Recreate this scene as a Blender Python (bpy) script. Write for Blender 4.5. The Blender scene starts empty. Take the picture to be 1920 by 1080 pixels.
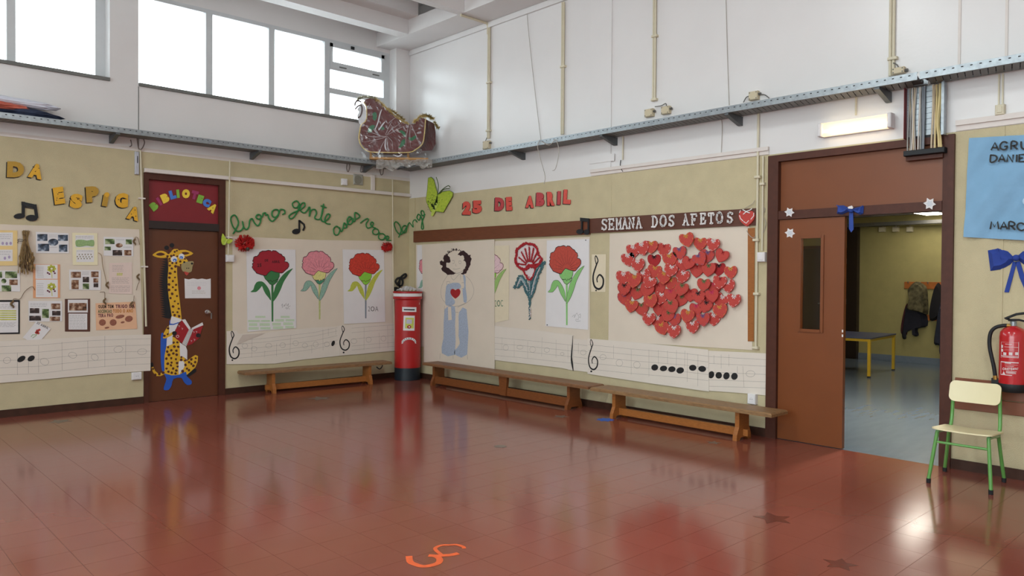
import bpy, math, random
from mathutils import Vector, Matrix
random.seed(7)
C = bpy.context.scene.collection
sc = bpy.context.scene

# ------------------------------------------------------------------ camera, world, exposure
CAM = Vector((-6.5001, -9.1426, 1.457)); YAW, PITCH, ROLL, FPX = .818045, -.0138883, .0064186, 1420.61
_f = Vector((math.cos(PITCH)*math.cos(YAW), math.cos(PITCH)*math.sin(YAW), math.sin(PITCH)))
_r = Vector((math.sin(YAW), -math.cos(YAW), 0)); _u = _r.cross(_f)
RT = _r*math.cos(ROLL) + _u*math.sin(ROLL); UP = _u*math.cos(ROLL) - _r*math.sin(ROLL); FW = _f
cd = bpy.data.cameras.new('camera'); co = bpy.data.objects.new('camera', cd); C.objects.link(co)
cd.sensor_width = 36; cd.lens = 36*FPX/1920; cd.clip_start = .05; cd.clip_end = 200
co.matrix_world = Matrix(((RT.x, UP.x, -FW.x, CAM.x), (RT.y, UP.y, -FW.y, CAM.y), (RT.z, UP.z, -FW.z, CAM.z), (0, 0, 0, 1)))
sc.camera = co
sc.view_settings.view_transform = 'Standard'; sc.view_settings.look = 'None'
sc.view_settings.gamma = 1; sc.view_settings.use_curve_mapping = False
sc.view_settings.exposure = 0.55
w = bpy.data.worlds.new('overcast'); sc.world = w; w.use_nodes = True
w.node_tree.nodes['Background'].inputs[0].default_value = (.835, .97, 1.02, 1)
w.node_tree.nodes['Background'].inputs[1].default_value = 5.0
sc.cycles.max_bounces = 10; sc.cycles.diffuse_bounces = 5; sc.cycles.glossy_bounces = 4
sc.cycles.transparent_max_bounces = 12; sc.cycles.sample_clamp_indirect = 6

def area(name, loc, target, sx, sy, power, col=(1, 1, 1), portal=False):
    l = bpy.data.lights.new(name, 'AREA'); l.shape = 'RECTANGLE'; l.size = sx; l.size_y = sy; l.energy = power; l.color = col
    o = bpy.data.objects.new(name, l); C.objects.link(o); o.location = loc
    o.rotation_euler = (Vector(target)-Vector(loc)).to_track_quat('-Z', 'Y').to_euler()
    if portal: l.cycles.is_portal = True
    return o
# daylight openings (sampling portals at the window openings; the back one is invented)
area('window_portal', (-1.99, .34, 4.13), (-1.99, -1, 4.13), 3.5, 1.3, 1, portal=True)
area('window_portal', (-5.75, .34, 4.13), (-5.75, -1, 4.13), 3.5, 1.3, 1, portal=True)
area('window_portal', (-9.5, .34, 4.13), (-9.5, -1, 4.13), 3.5, 1.3, 1, portal=True)
area('window_portal', (-13.2, -7.8, 3.1), (-10, -7.8, 3.1), 8.8, 3.8, 1, portal=True)
# added fill lights under the hall ceiling, out of view
for x, y in ((-4.6, -5.2), (-4.6, -9.4), (-8.8, -5.2), (-8.8, -9.4)):
    area('hall_fill_light', (x, y, 5.2), (x, y, 0), 1.2, .25, 55, (.9, 1, 1))

# ------------------------------------------------------------------ planes and photo measurement helpers
def ray(x, y): return FW + RT*((x-960)/FPX) - UP*((y-540)/FPX)
class Plane:
    def __init__(s, o, u, v, n): s.o, s.u, s.v, s.n = Vector(o), Vector(u), Vector(v), Vector(n)
    def p(s, u, v, d=0): return s.o + s.u*u + s.v*v + s.n*d
    def px(s, x, y, d=0):
        r = ray(x, y); q = s.o + s.n*d; t = (q-CAM).dot(s.n)/r.dot(s.n); h = CAM + r*t - s.o
        return (h.dot(s.u), h.dot(s.v))
    def P(s, x, y, d=0): u, v = s.px(x, y, d); return s.p(u, v, d)
LW = Plane((0, 0, 0), (1, 0, 0), (0, 0, 1), (0, -1, 0))      # window wall
RW = Plane((0, 0, 0), (0, -1, 0), (0, 0, 1), (-1, 0, 0))     # wall with the double door
FL = Plane((0, 0, 0), (1, 0, 0), (0, 1, 0), (0, 0, 1))
FAR = Plane((7.72, 0, 0), (0, -1, 0), (0, 0, 1), (-1, 0, 0)) # far wall of the corridor
_n = Vector((-.62, -.785, 0)).normalized()
SLP = Plane((-.58, -.53, 0), (-_n.y, _n.x, 0), (0, 0, 1), _n)
def Z(ox, oy, s): return lambda pts: [(ox+x/s, oy+y/s) for x, y in pts]
def sm(pts, n=4, closed=False):
    out = []; N = len(pts)
    rng = range(N) if closed else range(N-1)
    g = (lambda i: pts[i % N]) if closed else (lambda i: pts[max(0, min(N-1, i))])
    for i in rng:
        p0, p1, p2, p3 = g(i-1), g(i), g(i+1), g(i+2)
        for k in range(n):
            t = k/n
            out.append(tuple(.5*(2*b + (c-a)*t + (2*a-5*b+4*c-d)*t*t + (3*b-a-3*c+d)*t**3) for a, b, c, d in zip(p0, p1, p2, p3)))
    if not closed: out.append(tuple(pts[-1]))
    return out
def circ(x, y, rx, ry=None, n=14, rot=0):
    ry = ry or rx; c, s = math.cos(rot), math.sin(rot)
    return [(x+rx*math.cos(a)*c-ry*math.sin(a)*s, y+rx*math.cos(a)*s+ry*math.sin(a)*c) for a in [2*math.pi*i/n for i in range(n)]]
def rect(x0, y0, x1, y1): return [(x0, y0), (x1, y0), (x1, y1), (x0, y1)]
ORD = 'first second third fourth fifth sixth seventh eighth ninth tenth eleventh twelfth thirteenth fourteenth fifteenth sixteenth'.split()

# ------------------------------------------------------------------ materials
def lin(c): return tuple(((v/255+.055)/1.055)**2.4 if v > 10 else v/255/12.92 for v in c) + (1,)
_M = {}
def mat(name, rgb, rough=.6, var=.06, scale=18, bump=0, bscale=120, metal=0, coat=0, spec=.5, emit=0, alpha=1, stretch=None, rgb2=None):
    if name in _M: return _M[name]
    m = bpy.data.materials.new(name); m.use_nodes = True; nt = m.node_tree; b = nt.nodes['Principled BSDF']
    N = nt.nodes.new; K = nt.links.new
    tc = N('ShaderNodeTexCoord'); mp = N('ShaderNodeMapping'); K(tc.outputs['Object'], mp.inputs[0])
    if stretch: mp.inputs['Scale'].default_value = stretch
    nz = N('ShaderNodeTexNoise'); nz.inputs['Scale'].default_value = scale; nz.inputs['Detail'].default_value = 5
    K(mp.outputs[0], nz.inputs['Vector'])
    cr = N('ShaderNodeValToRGB'); a = lin(rgb); c2 = lin(rgb2) if rgb2 else None
    cr.color_ramp.elements[0].position = .3; cr.color_ramp.elements[1].position = .7
    cr.color_ramp.elements[0].color = tuple(v*(1-var) for v in a[:3]) + (1,)
    cr.color_ramp.elements[1].color = c2 or (tuple(min(1, v*(1+var)) for v in a[:3]) + (1,))
    K(nz.outputs[0], cr.inputs[0]); K(cr.outputs[0], b.inputs['Base Color'])
    b.inputs['Roughness'].default_value = rough; b.inputs['Metallic'].default_value = metal
    b.inputs['Specular IOR Level'].default_value = spec
    b.inputs['Coat Weight'].default_value = coat; b.inputs['Coat Roughness'].default_value = .08
    if emit: K(cr.outputs[0], b.inputs['Emission Color']); b.inputs['Emission Strength'].default_value = emit
    if alpha < 1: b.inputs['Alpha'].default_value = alpha
    if bump:
        n2 = N('ShaderNodeTexNoise'); n2.inputs['Scale'].default_value = bscale; n2.inputs['Detail'].default_value = 3
        K(mp.outputs[0], n2.inputs['Vector']); bp = N('ShaderNodeBump'); bp.inputs['Strength'].default_value = bump; bp.inputs['Distance'].default_value = .01
        K(n2.outputs[0], bp.inputs['Height']); K(bp.outputs[0], b.inputs['Normal'])
    _M[name] = m; return m
def glass_mat(name, tint=(1, 1, 1, 1), rough=.02, mixv=.08):
    m = bpy.data.materials.new(name); m.use_nodes = True; nt = m.node_tree; nt.nodes.clear(); N = nt.nodes.new; K = nt.links.new
    t = N('ShaderNodeBsdfTransparent'); t.inputs[0].default_value = tint; g = N('ShaderNodeBsdfGlossy'); g.inputs['Roughness'].default_value = rough
    lw = N('ShaderNodeFresnel'); lw.inputs[0].default_value = 1.45; mx = N('ShaderNodeMixShader'); o = N('ShaderNodeOutputMaterial')
    ad = N('ShaderNodeMath'); ad.operation = 'MULTIPLY_ADD'; ad.inputs[1].default_value = .8; ad.inputs[2].default_value = mixv*.3
    K(lw.outputs[0], ad.inputs[0]); K(ad.outputs[0], mx.inputs[0]); K(t.outputs[0], mx.inputs[1]); K(g.outputs[0], mx.inputs[2]); K(mx.outputs[0], o.inputs[0])
    return m

# ------------------------------------------------------------------ mesh building
class MB:
    def __init__(s): s.v, s.f = [], []
    def add(s, vs, fs):
        k = len(s.v); s.v += [tuple(x) for x in vs]; s.f += [tuple(i+k for i in f) for f in fs]; return s
    def box(s, x0, x1, y0, y1, z0, z1):
        return s.add([(x, y, z) for z in (z0, z1) for y in (y0, y1) for x in (x0, x1)],
                     [(0, 2, 3, 1), (4, 5, 7, 6), (0, 1, 5, 4), (2, 6, 7, 3), (0, 4, 6, 2), (1, 3, 7, 5)])
    def pbox(s, pl, u0, u1, v0, v1, d0, d1, bev=0):
        if bev:
            k = bev
            a = [pl.p(u, v, d0) for u, v in rect(u0, v0, u1, v1)]; b = [pl.p(u, v, d1-k) for u, v in rect(u0, v0, u1, v1)]
            c = [pl.p(u, v, d1) for u, v in rect(u0+k, v0+k, u1-k, v1-k)]
            fs = [(3, 2, 1, 0), (8, 9, 10, 11)]
            for i in range(4): j = (i+1) % 4; fs += [(i, j, 4+j, 4+i), (4+i, 4+j, 8+j, 8+i)]
            return s.add(a+b+c, fs)
        return s.poly(pl, rect(u0, v0, u1, v1), d0, d1, back=True)
    def poly(s, pl, uv, d0, d1, back=False):
        n = len(uv); ar = sum(uv[i][0]*uv[(i+1) % n][1]-uv[(i+1) % n][0]*uv[i][1] for i in range(n))
        if ar < 0: uv = uv[::-1]
        vs = [pl.p(u, v, d1) for u, v in uv] + [pl.p(u, v, d0) for u, v in uv]
        fs = [tuple(range(n))] + [(i, n+i, n+(i+1) % n, (i+1) % n) for i in range(n)]
        if back: fs.append(tuple(range(2*n-1, n-1, -1)))
        return s.add(vs, fs)
    def ppoly(s, pl, pts, d0, d1): return s.poly(pl, [pl.px(x, y, d1) for x, y in pts], d0, d1)
    def rib(s, pl, uv, w, d0, d1, closed=False):
        n = len(uv); Lf, Rg = [], []
        for i, (x, y) in enumerate(uv):
            a = uv[(i-1) % n] if (closed or i > 0) else uv[i]; b = uv[(i+1) % n] if (closed or i < n-1) else uv[i]
            tx, ty = b[0]-a[0], b[1]-a[1]; l = math.hypot(tx, ty) or 1; h = (w[i] if isinstance(w, list) else w)/2
            Lf.append((x-ty/l*h, y+tx/l*h)); Rg.append((x+ty/l*h, y-tx/l*h))
        vs = []
        for i in range(n): vs += [pl.p(*Lf[i], d1), pl.p(*Rg[i], d1), pl.p(*Rg[i], d0), pl.p(*Lf[i], d0)]
        fs = []
        for i in range(n if closed else n-1):
            a = 4*i; b = 4*((i+1) % n); fs += [(a, a+1, b+1, b)]
            if d1-d0 > .0015: fs += [(a+1, a+2, b+2, b+1), (a+3, a, b, b+3)]
        if not closed: fs += [(0, 3, 2, 1), (4*n-4, 4*n-3, 4*n-2, 4*n-1)]
        return s.add(vs, fs)
    def prib(s, pl, pts, w, d0, d1, closed=False): return s.rib(pl, [pl.px(x, y, d1) for x, y in pts], w, d0, d1, closed)
    def tube(s, pts, r, n=7, cap=True, closed=False):
        pts = [Vector(p) for p in pts]; m = len(pts); vs, fs = [], []; up = None
        for i, p in enumerate(pts):
            a = pts[(i-1) % m] if (closed or i) else p; b = pts[(i+1) % m] if (closed or i < m-1) else p
            t = (b-a).normalized()
            if up is None: up = t.orthogonal().normalized()
            up = (up - t*up.dot(t)); up = up.normalized() if up.length > 1e-6 else t.orthogonal().normalized()
            sd = t.cross(up); rr = r[i] if isinstance(r, (list, tuple)) else r
            vs += [p + (up*math.cos(2*math.pi*k/n) + sd*math.sin(2*math.pi*k/n))*rr for k in range(n)]
        for i in range(m if closed else m-1):
            for k in range(n): a, b = i*n, ((i+1) % m)*n; fs.append((a+k, a+(k+1) % n, b+(k+1) % n, b+k))
        if cap and not closed: fs += [tuple(range(n-1, -1, -1)), tuple(range((m-1)*n, m*n))]
        return s.add(vs, fs)
    def lathe(s, o, prof, n=24, axis=None):
        o = Vector(o); ax = Vector(axis or (0, 0, 1)).normalized(); e1 = ax.orthogonal().normalized() if axis else Vector((1, 0, 0)); e2 = ax.cross(e1)
        vs, fs = [], []
        for r, z in prof: vs += [o + ax*z + (e1*math.cos(2*math.pi*k/n) + e2*math.sin(2*math.pi*k/n))*max(r, 1e-5) for k in range(n)]
        for i in range(len(prof)-1):
            for k in range(n): fs.append((i*n+k, i*n+(k+1) % n, (i+1)*n+(k+1) % n, (i+1)*n+k))
        fs += [tuple(range(n-1, -1, -1)), tuple(range((len(prof)-1)*n, len(prof)*n))]
        return s.add(vs, fs)
    def ell(s, o, rx, ry, rz, n=10, m=6):
        vs, fs = [], []
        for i in range(m+1):
            a = math.pi*i/m
            vs += [(o[0]+rx*max(math.sin(a), 1e-4)*math.cos(2*math.pi*k/n), o[1]+ry*max(math.sin(a), 1e-4)*math.sin(2*math.pi*k/n), o[2]-rz*math.cos(a)) for k in range(n)]
        for i in range(m):
            for k in range(n): fs.append((i*n+k, i*n+(k+1) % n, (i+1)*n+(k+1) % n, (i+1)*n+k))
        return s.add(vs, fs)
    def xf(s, M, k=0): s.v = s.v[:k] + [tuple(M @ Vector(p)) for p in s.v[k:]]; return s
    def build(s, name, m, parent=None, smooth=False, kind=None, label=None, cat=None, group=None):
        me = bpy.data.meshes.new(name); xs, ys, zs = zip(*s.v)
        b = Vector(((min(xs)+max(xs))/2, (min(ys)+max(ys))/2, min(zs)))
        me.from_pydata([Vector(p)-b for p in s.v], [], s.f); me.materials.append(m); me.update()
        if smooth:
            for p in me.polygons: p.use_smooth = True
            me.set_sharp_from_angle(angle=math.radians(40))
        o = bpy.data.objects.new(name, me); C.objects.link(o)
        o.location = b - (wloc(parent) if parent else Vector()); o.parent = parent
        return tag(o, label, cat, group, kind)
def wloc(o):
    v = Vector(o.location)
    while o.parent: o = o.parent; v += o.location
    return v
def tag(o, label=None, cat=None, group=None, kind=None):
    if label: o['label'] = label
    if cat: o['category'] = cat
    if group: o['group'] = group
    if kind: o['kind'] = kind
    return o
ROOTS = []
def thing(name, label, cat, group=None, kind=None):
    o = bpy.data.objects.new(name, None); C.objects.link(o); o.empty_display_size = .1
    ROOTS.append(o); return tag(o, label, cat, group, kind)
def finalize():
    for r in ROOTS:
        lo, hi = [1e9]*3, [-1e9]*3
        def walk(o, base):
            w_ = base + Vector(o.location)
            if o.type == 'MESH':
                for v in o.data.vertices:
                    p = w_ + v.co
                    for i in range(3): lo[i] = min(lo[i], p[i]); hi[i] = max(hi[i], p[i])
            for c in o.children: walk(c, w_)
        if r.rotation_euler[2] or r.get('done') or not r.children: continue
        walk(r, Vector())
        b = Vector(((lo[0]+hi[0])/2, (lo[1]+hi[1])/2, lo[2]))
        sh = b - Vector(r.location); r.location = b
        for c in r.children: c.location = Vector(c.location) - sh
_G = {}
def glyph(ch, bold=.05):
    if (ch, bold) in _G: return _G[(ch, bold)]
    cu = bpy.data.curves.new('t', 'FONT'); cu.body = ch; cu.extrude = .5; cu.offset = bold; cu.resolution_u = 3; cu.size = 1
    o = bpy.data.objects.new('t', cu); C.objects.link(o); dg = bpy.context.evaluated_depsgraph_get()
    me = bpy.data.meshes.new_from_object(o.evaluated_get(dg)); vs = [tuple(v.co) for v in me.vertices]; fs = [tuple(p.vertices) for p in me.polygons]
    bpy.data.objects.remove(o); bpy.data.curves.remove(cu); bpy.data.meshes.remove(me)
    x0, x1 = min(v[0] for v in vs), max(v[0] for v in vs); y0, y1 = min(v[1] for v in vs), max(v[1] for v in vs)
    _G[(ch, bold)] = ([((v[0]-x0)/(x1-x0), (v[1]-y0)/(y1-y0), v[2]+.5) for v in vs], fs, (x1-x0)/(y1-y0)); return _G[(ch, bold)]
def put_glyph(mb, pl, ch, cx, cy, w_, h, rot, d0, d1, bold=.05, skew=0):
    """one character fitted to a measured box (photo pixels), laid on plane pl"""
    vs, fs, asp = glyph(ch, bold)
    if w_ is None: w_ = h*asp
    c, s = math.cos(math.radians(rot)), math.sin(math.radians(rot)); out = []
    for a, b, k in vs:
        x, y = (a-.5)*w_ + (b-.5)*h*skew, -(b-.5)*h
        u, v = pl.px(cx + x*c - y*s, cy + x*s + y*c, d1); out.append(pl.p(u, v, d0+(d1-d0)*k))
    return mb.add(out, fs)
def put_text(mb, pl, txt, x, y, h, d0, d1, x1=None, y1=None, bold=.02, gap=.18, asp=1):
    """a line of print starting at x,y (baseline left) running to x1,y1"""
    ws = [(.35 if c == ' ' else (glyph(c, bold)[2]*(1 if c not in '-.,' else .3)))*asp for c in txt]; tot = sum(ws)+gap*(len(txt)-1)
    if x1 is None: x1, y1 = x+tot*h, y
    L = math.hypot(x1-x, y1-y); sc_ = L/tot; ang = math.degrees(math.atan2(y1-y, x1-x)); t = 0
    for c, w_ in zip(txt, ws):
        if c != ' ':
            m = (t+w_/2)*sc_/L
            hh = h
            put_glyph(mb, pl, c, x+(x1-x)*m, y+(y1-y)*m-hh/2, w_*sc_, hh, ang, d0, d1, bold)
        t += w_+gap
    return mb
# ------------------------------------------------------------------ palette
GREEN = mat('rough_green_paint', (200, 186, 150), .75, .05, 6, .5, 160)
WHITE = mat('white_wall_paint', (226, 222, 220), .3, .02, 2, .06, 40, spec=.6)
CEIL = mat('white_ceiling_paint', (222, 218, 216), .7, .02, 3)
CREAM = mat('cream_plastic', (214, 204, 178), .5, .03, 12)
TRUNK = mat('white_trunking', (222, 212, 205), .5, .02, 12)
DARKB = mat('dark_brown_paint', (62, 38, 30), .4, .08, 20)
BASEB = mat('dark_skirting', (66, 40, 29), .5, .2, 14, spec=.3)
DOORB = mat('brown_door_paint', (98, 54, 32), .38, .06, 3)
DOOR2 = mat('red_brown_door_paint', (122, 65, 28), .38, .05, 3)
FRAME = mat('door_frame_paint', (80, 44, 32), .5, .1, 20, spec=.3)
WINF = mat('white_window_frame', (205, 207, 208), .4, .02, 10)
SILL = mat('grey_stone_sill', (112, 112, 108), .6, .1, 30)
GLASS = glass_mat('window_glass')
STEEL = mat('galvanised_steel', (158, 164, 168), .38, .15, 30, metal=.75)
STEELD = mat('galvanised_steel_dull', (112, 110, 106), .5, .12, 30, metal=.4)
PAPER = mat('white_paper', (228, 224, 224), .75, .015, 8)
KRAFT = mat('kraft_paper', (222, 208, 191), .75, .03, 3, .12, 7)
STAVE = mat('stave_paper', (226, 215, 203), .75, .025, 4, .12, 9)
INK = mat('black_marker', (22, 22, 24), .6, .1)
LINE = mat('grey_pencil', (92, 84, 82), .8, .1)
BLACK = mat('black_card', (20, 22, 26), .6, .1)
YEL = mat('yellow_card', (226, 170, 44), .6, .06, 30)
SALM = mat('salmon_card', (214, 82, 70), .6, .08, 40)
RED = mat('red_felt', (190, 68, 60), .8, .08, 60)
RED2 = mat('deep_red_felt', (166, 34, 38), .8, .08, 60)
WYARN = mat('white_lace', (232, 228, 226), .8, .05, 60)
GYARN = mat('green_yarn', (44, 128, 66), .8, .15, 90)
BLUEF = mat('blue_felt', (40, 70, 150), .75, .08, 30)
BENCH = mat('orange_varnished_wood', (158, 96, 44), .4, .2, 14, stretch=(2, 2, 14))
BENCHT = mat('worn_bench_top', (134, 98, 64), .5, .28, 9, stretch=(2, 9, 9))
BENCHD = mat('brown_varnished_wood', (124, 70, 34), .42, .2, 14, stretch=(2, 2, 14))
WOODB = mat('brown_board', (112, 62, 40), .4, .14, 8, stretch=(1, 1, 14))

# ------------------------------------------------------------------ the hall
def struct(mb, name, m, parent=None, **k): return mb.build(name, m, parent, kind=None if parent else 'structure', **k)
# floor: vinyl tiles
def floor_mat(seed=True):
    m = bpy.data.materials.new('red_vinyl_tile'); m.use_nodes = True; nt = m.node_tree; b = nt.nodes['Principled BSDF']; N = nt.nodes.new; K = nt.links.new
    g = N('ShaderNodeNewGeometry'); n1 = N('ShaderNodeTexNoise'); n1.inputs['Scale'].default_value = .9; n1.inputs['Detail'].default_value = 3; n1.inputs['Roughness'].default_value = .5
    n2 = N('ShaderNodeTexNoise'); n2.inputs['Scale'].default_value = 2.2; n2.inputs['Detail'].default_value = 1
    K(g.outputs['Position'], n1.inputs[0]); K(g.outputs['Position'], n2.inputs[0])
    cr = N('ShaderNodeValToRGB'); cr.color_ramp.elements[0].position = .32; cr.color_ramp.elements[1].position = .68
    cr.color_ramp.elements[0].color = lin((126, 67, 54)); cr.color_ramp.elements[1].color = lin((136, 75, 62)); K(n1.outputs[0], cr.inputs[0])
    oi = N('ShaderNodeObjectInfo'); hs = N('ShaderNodeHueSaturation'); mr = N('ShaderNodeMapRange'); mr.inputs[3].default_value = .975; mr.inputs[4].default_value = 1.02
    K(oi.outputs['Random'], mr.inputs[0]); K(mr.outputs[0], hs.inputs['Value']); K(cr.outputs[0], hs.inputs['Color']); K(hs.outputs[0], b.inputs['Base Color'])
    rr = N('ShaderNodeMapRange'); rr.inputs[1].default_value = .3; rr.inputs[2].default_value = .7; rr.inputs[3].default_value = .115; rr.inputs[4].default_value = .165
    K(n1.outputs[0], rr.inputs[0]); K(rr.outputs[0], b.inputs['Roughness']); b.inputs['Specular IOR Level'].default_value = .7
    bp = N('ShaderNodeBump'); bp.inputs['Strength'].default_value = .03; bp.inputs['Distance'].default_value = .01; K(n2.outputs[0], bp.inputs['Height']); K(bp.outputs[0], b.inputs['Normal'])
    return m
TILE = floor_mat()
GROUT = mat('dark_tile_joint', (104, 54, 44), .5, .1)
floor = struct(MB().box(-13.2, .0, -12.7, .31, -.12, -.0022), 'floor', GROUT)
ts = .2555; gap = .0008
def tile_mesh(mb, x, y):
    h = ts/2-gap; k = 0.0
    a = [(x+sx*h, y+sy*h, -.0022) for sx, sy in ((-1, -1), (1, -1), (1, 1), (-1, 1))]; b = [(p[0]-math.copysign(k, p[0]-x), p[1]-math.copysign(k, p[1]-y), 0) for p in a]
    return mb.add(a+b, [(4, 5, 6, 7)] + [(i, (i+1) % 4, 4+(i+1) % 4, 4+i) for i in range(4)])
cells = []
for i in range(-50, 1):
    for j in range(-49, 1):
        x, y = -3.69+ts*(i+14.5), -5.94+ts*(j+23.5)
        if x > .05 or y > .12 or x < -13 or y < -12.6: continue
        q = Vector((x, y, 0))-CAM; dz = q.dot(FW)
        vis = dz > .8 and abs(q.dot(RT)/dz) < .72 and abs(q.dot(UP)/dz) < .45
        cells.append((q.length if vis else 1e3, x, y))
cells.sort()
proto = None; rest = MB()
for k, (dd, x, y) in enumerate(cells):
    if k < 300 and x < -.13 and y < -.13:
        if proto is None:
            t = MB(); tile_mesh(t, 0, 0); proto = t.build('tile', TILE, floor); pz = proto.location.z; o = proto
        else: o = proto.copy(); C.objects.link(o)
        o.location = Vector((x, y, -.0022)) - wloc(floor)
    else: tile_mesh(rest, x, y)
rest.v = [(min(x, -.001), y, z) for x, y, z in rest.v]
rest.build('tile', TILE, floor, kind='stuff')

# left wall (window wall), Y = 0 face
DX0, DX1, DZ = -3.672, -2.735, 2.62           # library door opening
BL, BR_ = 2.884, 2.602                        # where green paint meets white
SZ, ZT = 3.588, 5.35
W2 = (-3.722, -.245); W1 = (-7.52, -4.02); W0 = (-11.3, -7.82)
g = MB().box(-13, DX0, 0, .3, 0, BL).box(DX1, .0, 0, .3, 0, BL).box(DX0, DX1, 0, .3, DZ, BL)
wl = struct(g, 'wall_left', GREEN)
wt = MB().box(-13, .0, 0, .3, BL, SZ)
for a, b in ((-13, W0[0]), (W0[1], W1[0]), (W1[1], W2[0]), (W2[1], .0)): wt.box(a, b, 0, .3, SZ, ZT)
for a, b in (W0, W1, W2): wt.box(a, b, .17, .3, 4.70, ZT)
struct(wt, 'upper_wall', WHITE, wl)
sl = MB()
for i, (a, b) in enumerate((W0, W1, W2)): sl.box(a+.002, b-.002, -.025, .16, SZ-.0, SZ+.035)
struct(sl, 'trim_sills', SILL)
# windows: frame, mullions, panes (and the small three-light casement at the corner end)
def window(n, x0, x1, mulls, casement):
    t = thing('window_%d' % n, None, None, kind='structure'); z0, z1 = SZ+.036, 4.70
    f = MB().box(x0, x1, .17, .25, z1-.05, z1).box(x0, x1, .17, .25, z0, z0+.03).box(x0, x0+.05, .17, .25, z0+.03, z1-.05).box(x1-.10, x1, .17, .25, z0+.03, z1-.05)
    f.build('window_frame', WINF, t)
    xs = [x0+.05] + mulls + [x1-.10]
    for m in mulls: MB().box(m-.04, m+.04, .165, .25, z0+.03, z1-.05).build('mullion', WINF, t)
    for i in range(len(xs)-1):
        a, b = xs[i]+(.04 if i else 0), xs[i+1]-(.04 if i < len(mulls) else 0)
        if casement and i == len(xs)-2:
            zz = [z0+.03, 3.965, 4.04, 4.29, 4.385, z1-.05]
            MB().box(a, b, .165, .245, zz[1], zz[2]).build('transom_bar', WINF, t)
            MB().box(a, b, .16, .245, zz[3], zz[4]).build('transom_bar', WINF, t)
            sash = MB().box(a, b, .155, .165, 4.31, 4.40).box(a, a+.04, .155, .24, 4.40, z1-.05).box(b-.05, b, .155, .24, 4.40, z1-.05).box(a, b, .155, .24, 4.60, z1-.05)
            sash.build('opening_sash', WINF, t)
            MB().box(a+.32, a+.37, .14, .156, 4.625, 4.665).build('latch', BLACK, t)
            for hx in (a+.14, b-.2): MB().box(hx, hx+.11, .147, .156, 4.335, 4.35).build('hinge', STEELD, t)
            for p, q in ((zz[0], zz[1]), (zz[2], zz[3]), (4.40, 4.60)): MB().box(a, b, .20, .206, p, q).build('pane', GLASS, t)
        else:
            MB().box(a, b, .20, .206, z0+.03, z1-.05).build('pane', GLASS, t)
    return t
window(1, W2[0], W2[1], [-2.865, -2.06, -1.26], True)
window(2, W1[0], W1[1], [-6.67, -5.83, -4.91], False)
window(3, W0[0], W0[1], [-10.44, -9.58, -8.7], False)

# right wall, X = 0 face, double door opening
RY0, RY1, RZ = -5.66, -7.20, 2.585
g = MB().box(0, .3, RY0, .3, 0, BR_).box(0, .3, -12.7, RY1, 0, BR_).box(0, .3, RY1, RY0, RZ, BR_)
wr = struct(g, 'wall_right', GREEN)
struct(MB().box(0, .3, -12.7, .3, BR_, ZT), 'upper_wall', WHITE, wr)
# slim pilaster in the corner and panel joints of the upper wall
struct(MB().pbox(RW, .002, .145, 0, BR_, .001, .012), 'trim_1', GREEN)
u0 = RW.px(1107, 300)[0]; u1 = RW.px(1147, 200)[0]
struct(MB().pbox(RW, u0, u1, 2.66, 4.68, .001, .012), 'trim_2', WHITE)
for i, x in enumerate((1797, 1885)):
    u = RW.px(x, 60)[0]; struct(MB().pbox(RW, u, u+.018, 3.06, 4.68, .001, .008), 'trim_%d' % (3+i), TRUNK)
struct(MB().pbox(RW, .012, 12.6, 4.68, 4.748, .001, .03), 'trim_5', CEIL)
uA, uB = RW.px(1109, 330)[0], -RY0-.005
zA = 2.655
struct(MB().pbox(RW, uA, uB, 2.605, 2.640, .001, .012).pbox(RW, uA, uB, 2.640, zA+.02, .001, .03), 'trim_6', TRUNK)
struct(MB().pbox(RW, -RY1+.005, 12.6, 2.605, 2.645, .001, .012).pbox(RW, -RY1+.005, 12.6, 2.645, zA+.03, .001, .03), 'trim_7', TRUNK)
uC = RW.px(1107, 300)[0]
struct(MB().pbox(RW, uC+.0, uC+.36, 2.74, 2.82, .0125, .02), 'trim_8', WHITE)
# back walls (behind the camera) with tall windows invented to let in daylight
bw = MB()
for z0, z1 in ((0, 1.2), (5.0, ZT)): bw.box(-13.3, -13, -12.7, .3, z0, z1)
for y0, y1 in ((-12.7, -12.2), (-3.4, .3)): bw.box(-13.3, -13, y0, y1, 1.2, 5.0)
struct(bw, 'wall_back', WHITE)
t = thing('window_4', None, None, kind='structure'); f = MB()
for k in range(6): y = -12.16 + 1.744*k; f.box(-13.12, -13.04, y-.04, y+.04, 1.2, 5.0)
f.box(-13.12, -13.04, -12.2, -3.4, 1.2, 1.26).box(-13.12, -13.04, -12.2, -3.4, 4.94, 5.0); f.build('window_frame', WINF, t)
for k in range(5): y = -12.16 + 1.744*k; MB().box(-13.09, -13.085, y+.04, y+1.70, 1.26, 4.94).build('pane', GLASS, t)
struct(MB().box(-13.3, .3, -13, -12.7, 0, ZT), 'wall_front', WHITE)
struct(MB().box(-13.3, .3, -13, .3, ZT, ZT+.2), 'ceiling', CEIL)
# ring beam along the right wall, stepped beam along the window wall, cross beam
struct(MB().box(-.475, -.031, -12.69, .165, 4.75, 4.95), 'beam_1', CEIL)
struct(MB().box(-12.99, -.478, -.62, -.42, 4.755, 4.947).box(-12.99, -.478, -.85, -.42, 4.947, ZT-.002), 'beam_2', CEIL)
struct(MB().box(-12.99, -.478, -1.81, -1.69, 4.75, ZT-.002).box(-.478, -.05, -1.81, -1.69, 4.952, ZT-.002), 'beam_3', CEIL)
struct(MB().box(-.44, -.06, -12.68, -1.82, 4.952, ZT-.002), 'beam_4', CEIL)
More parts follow.
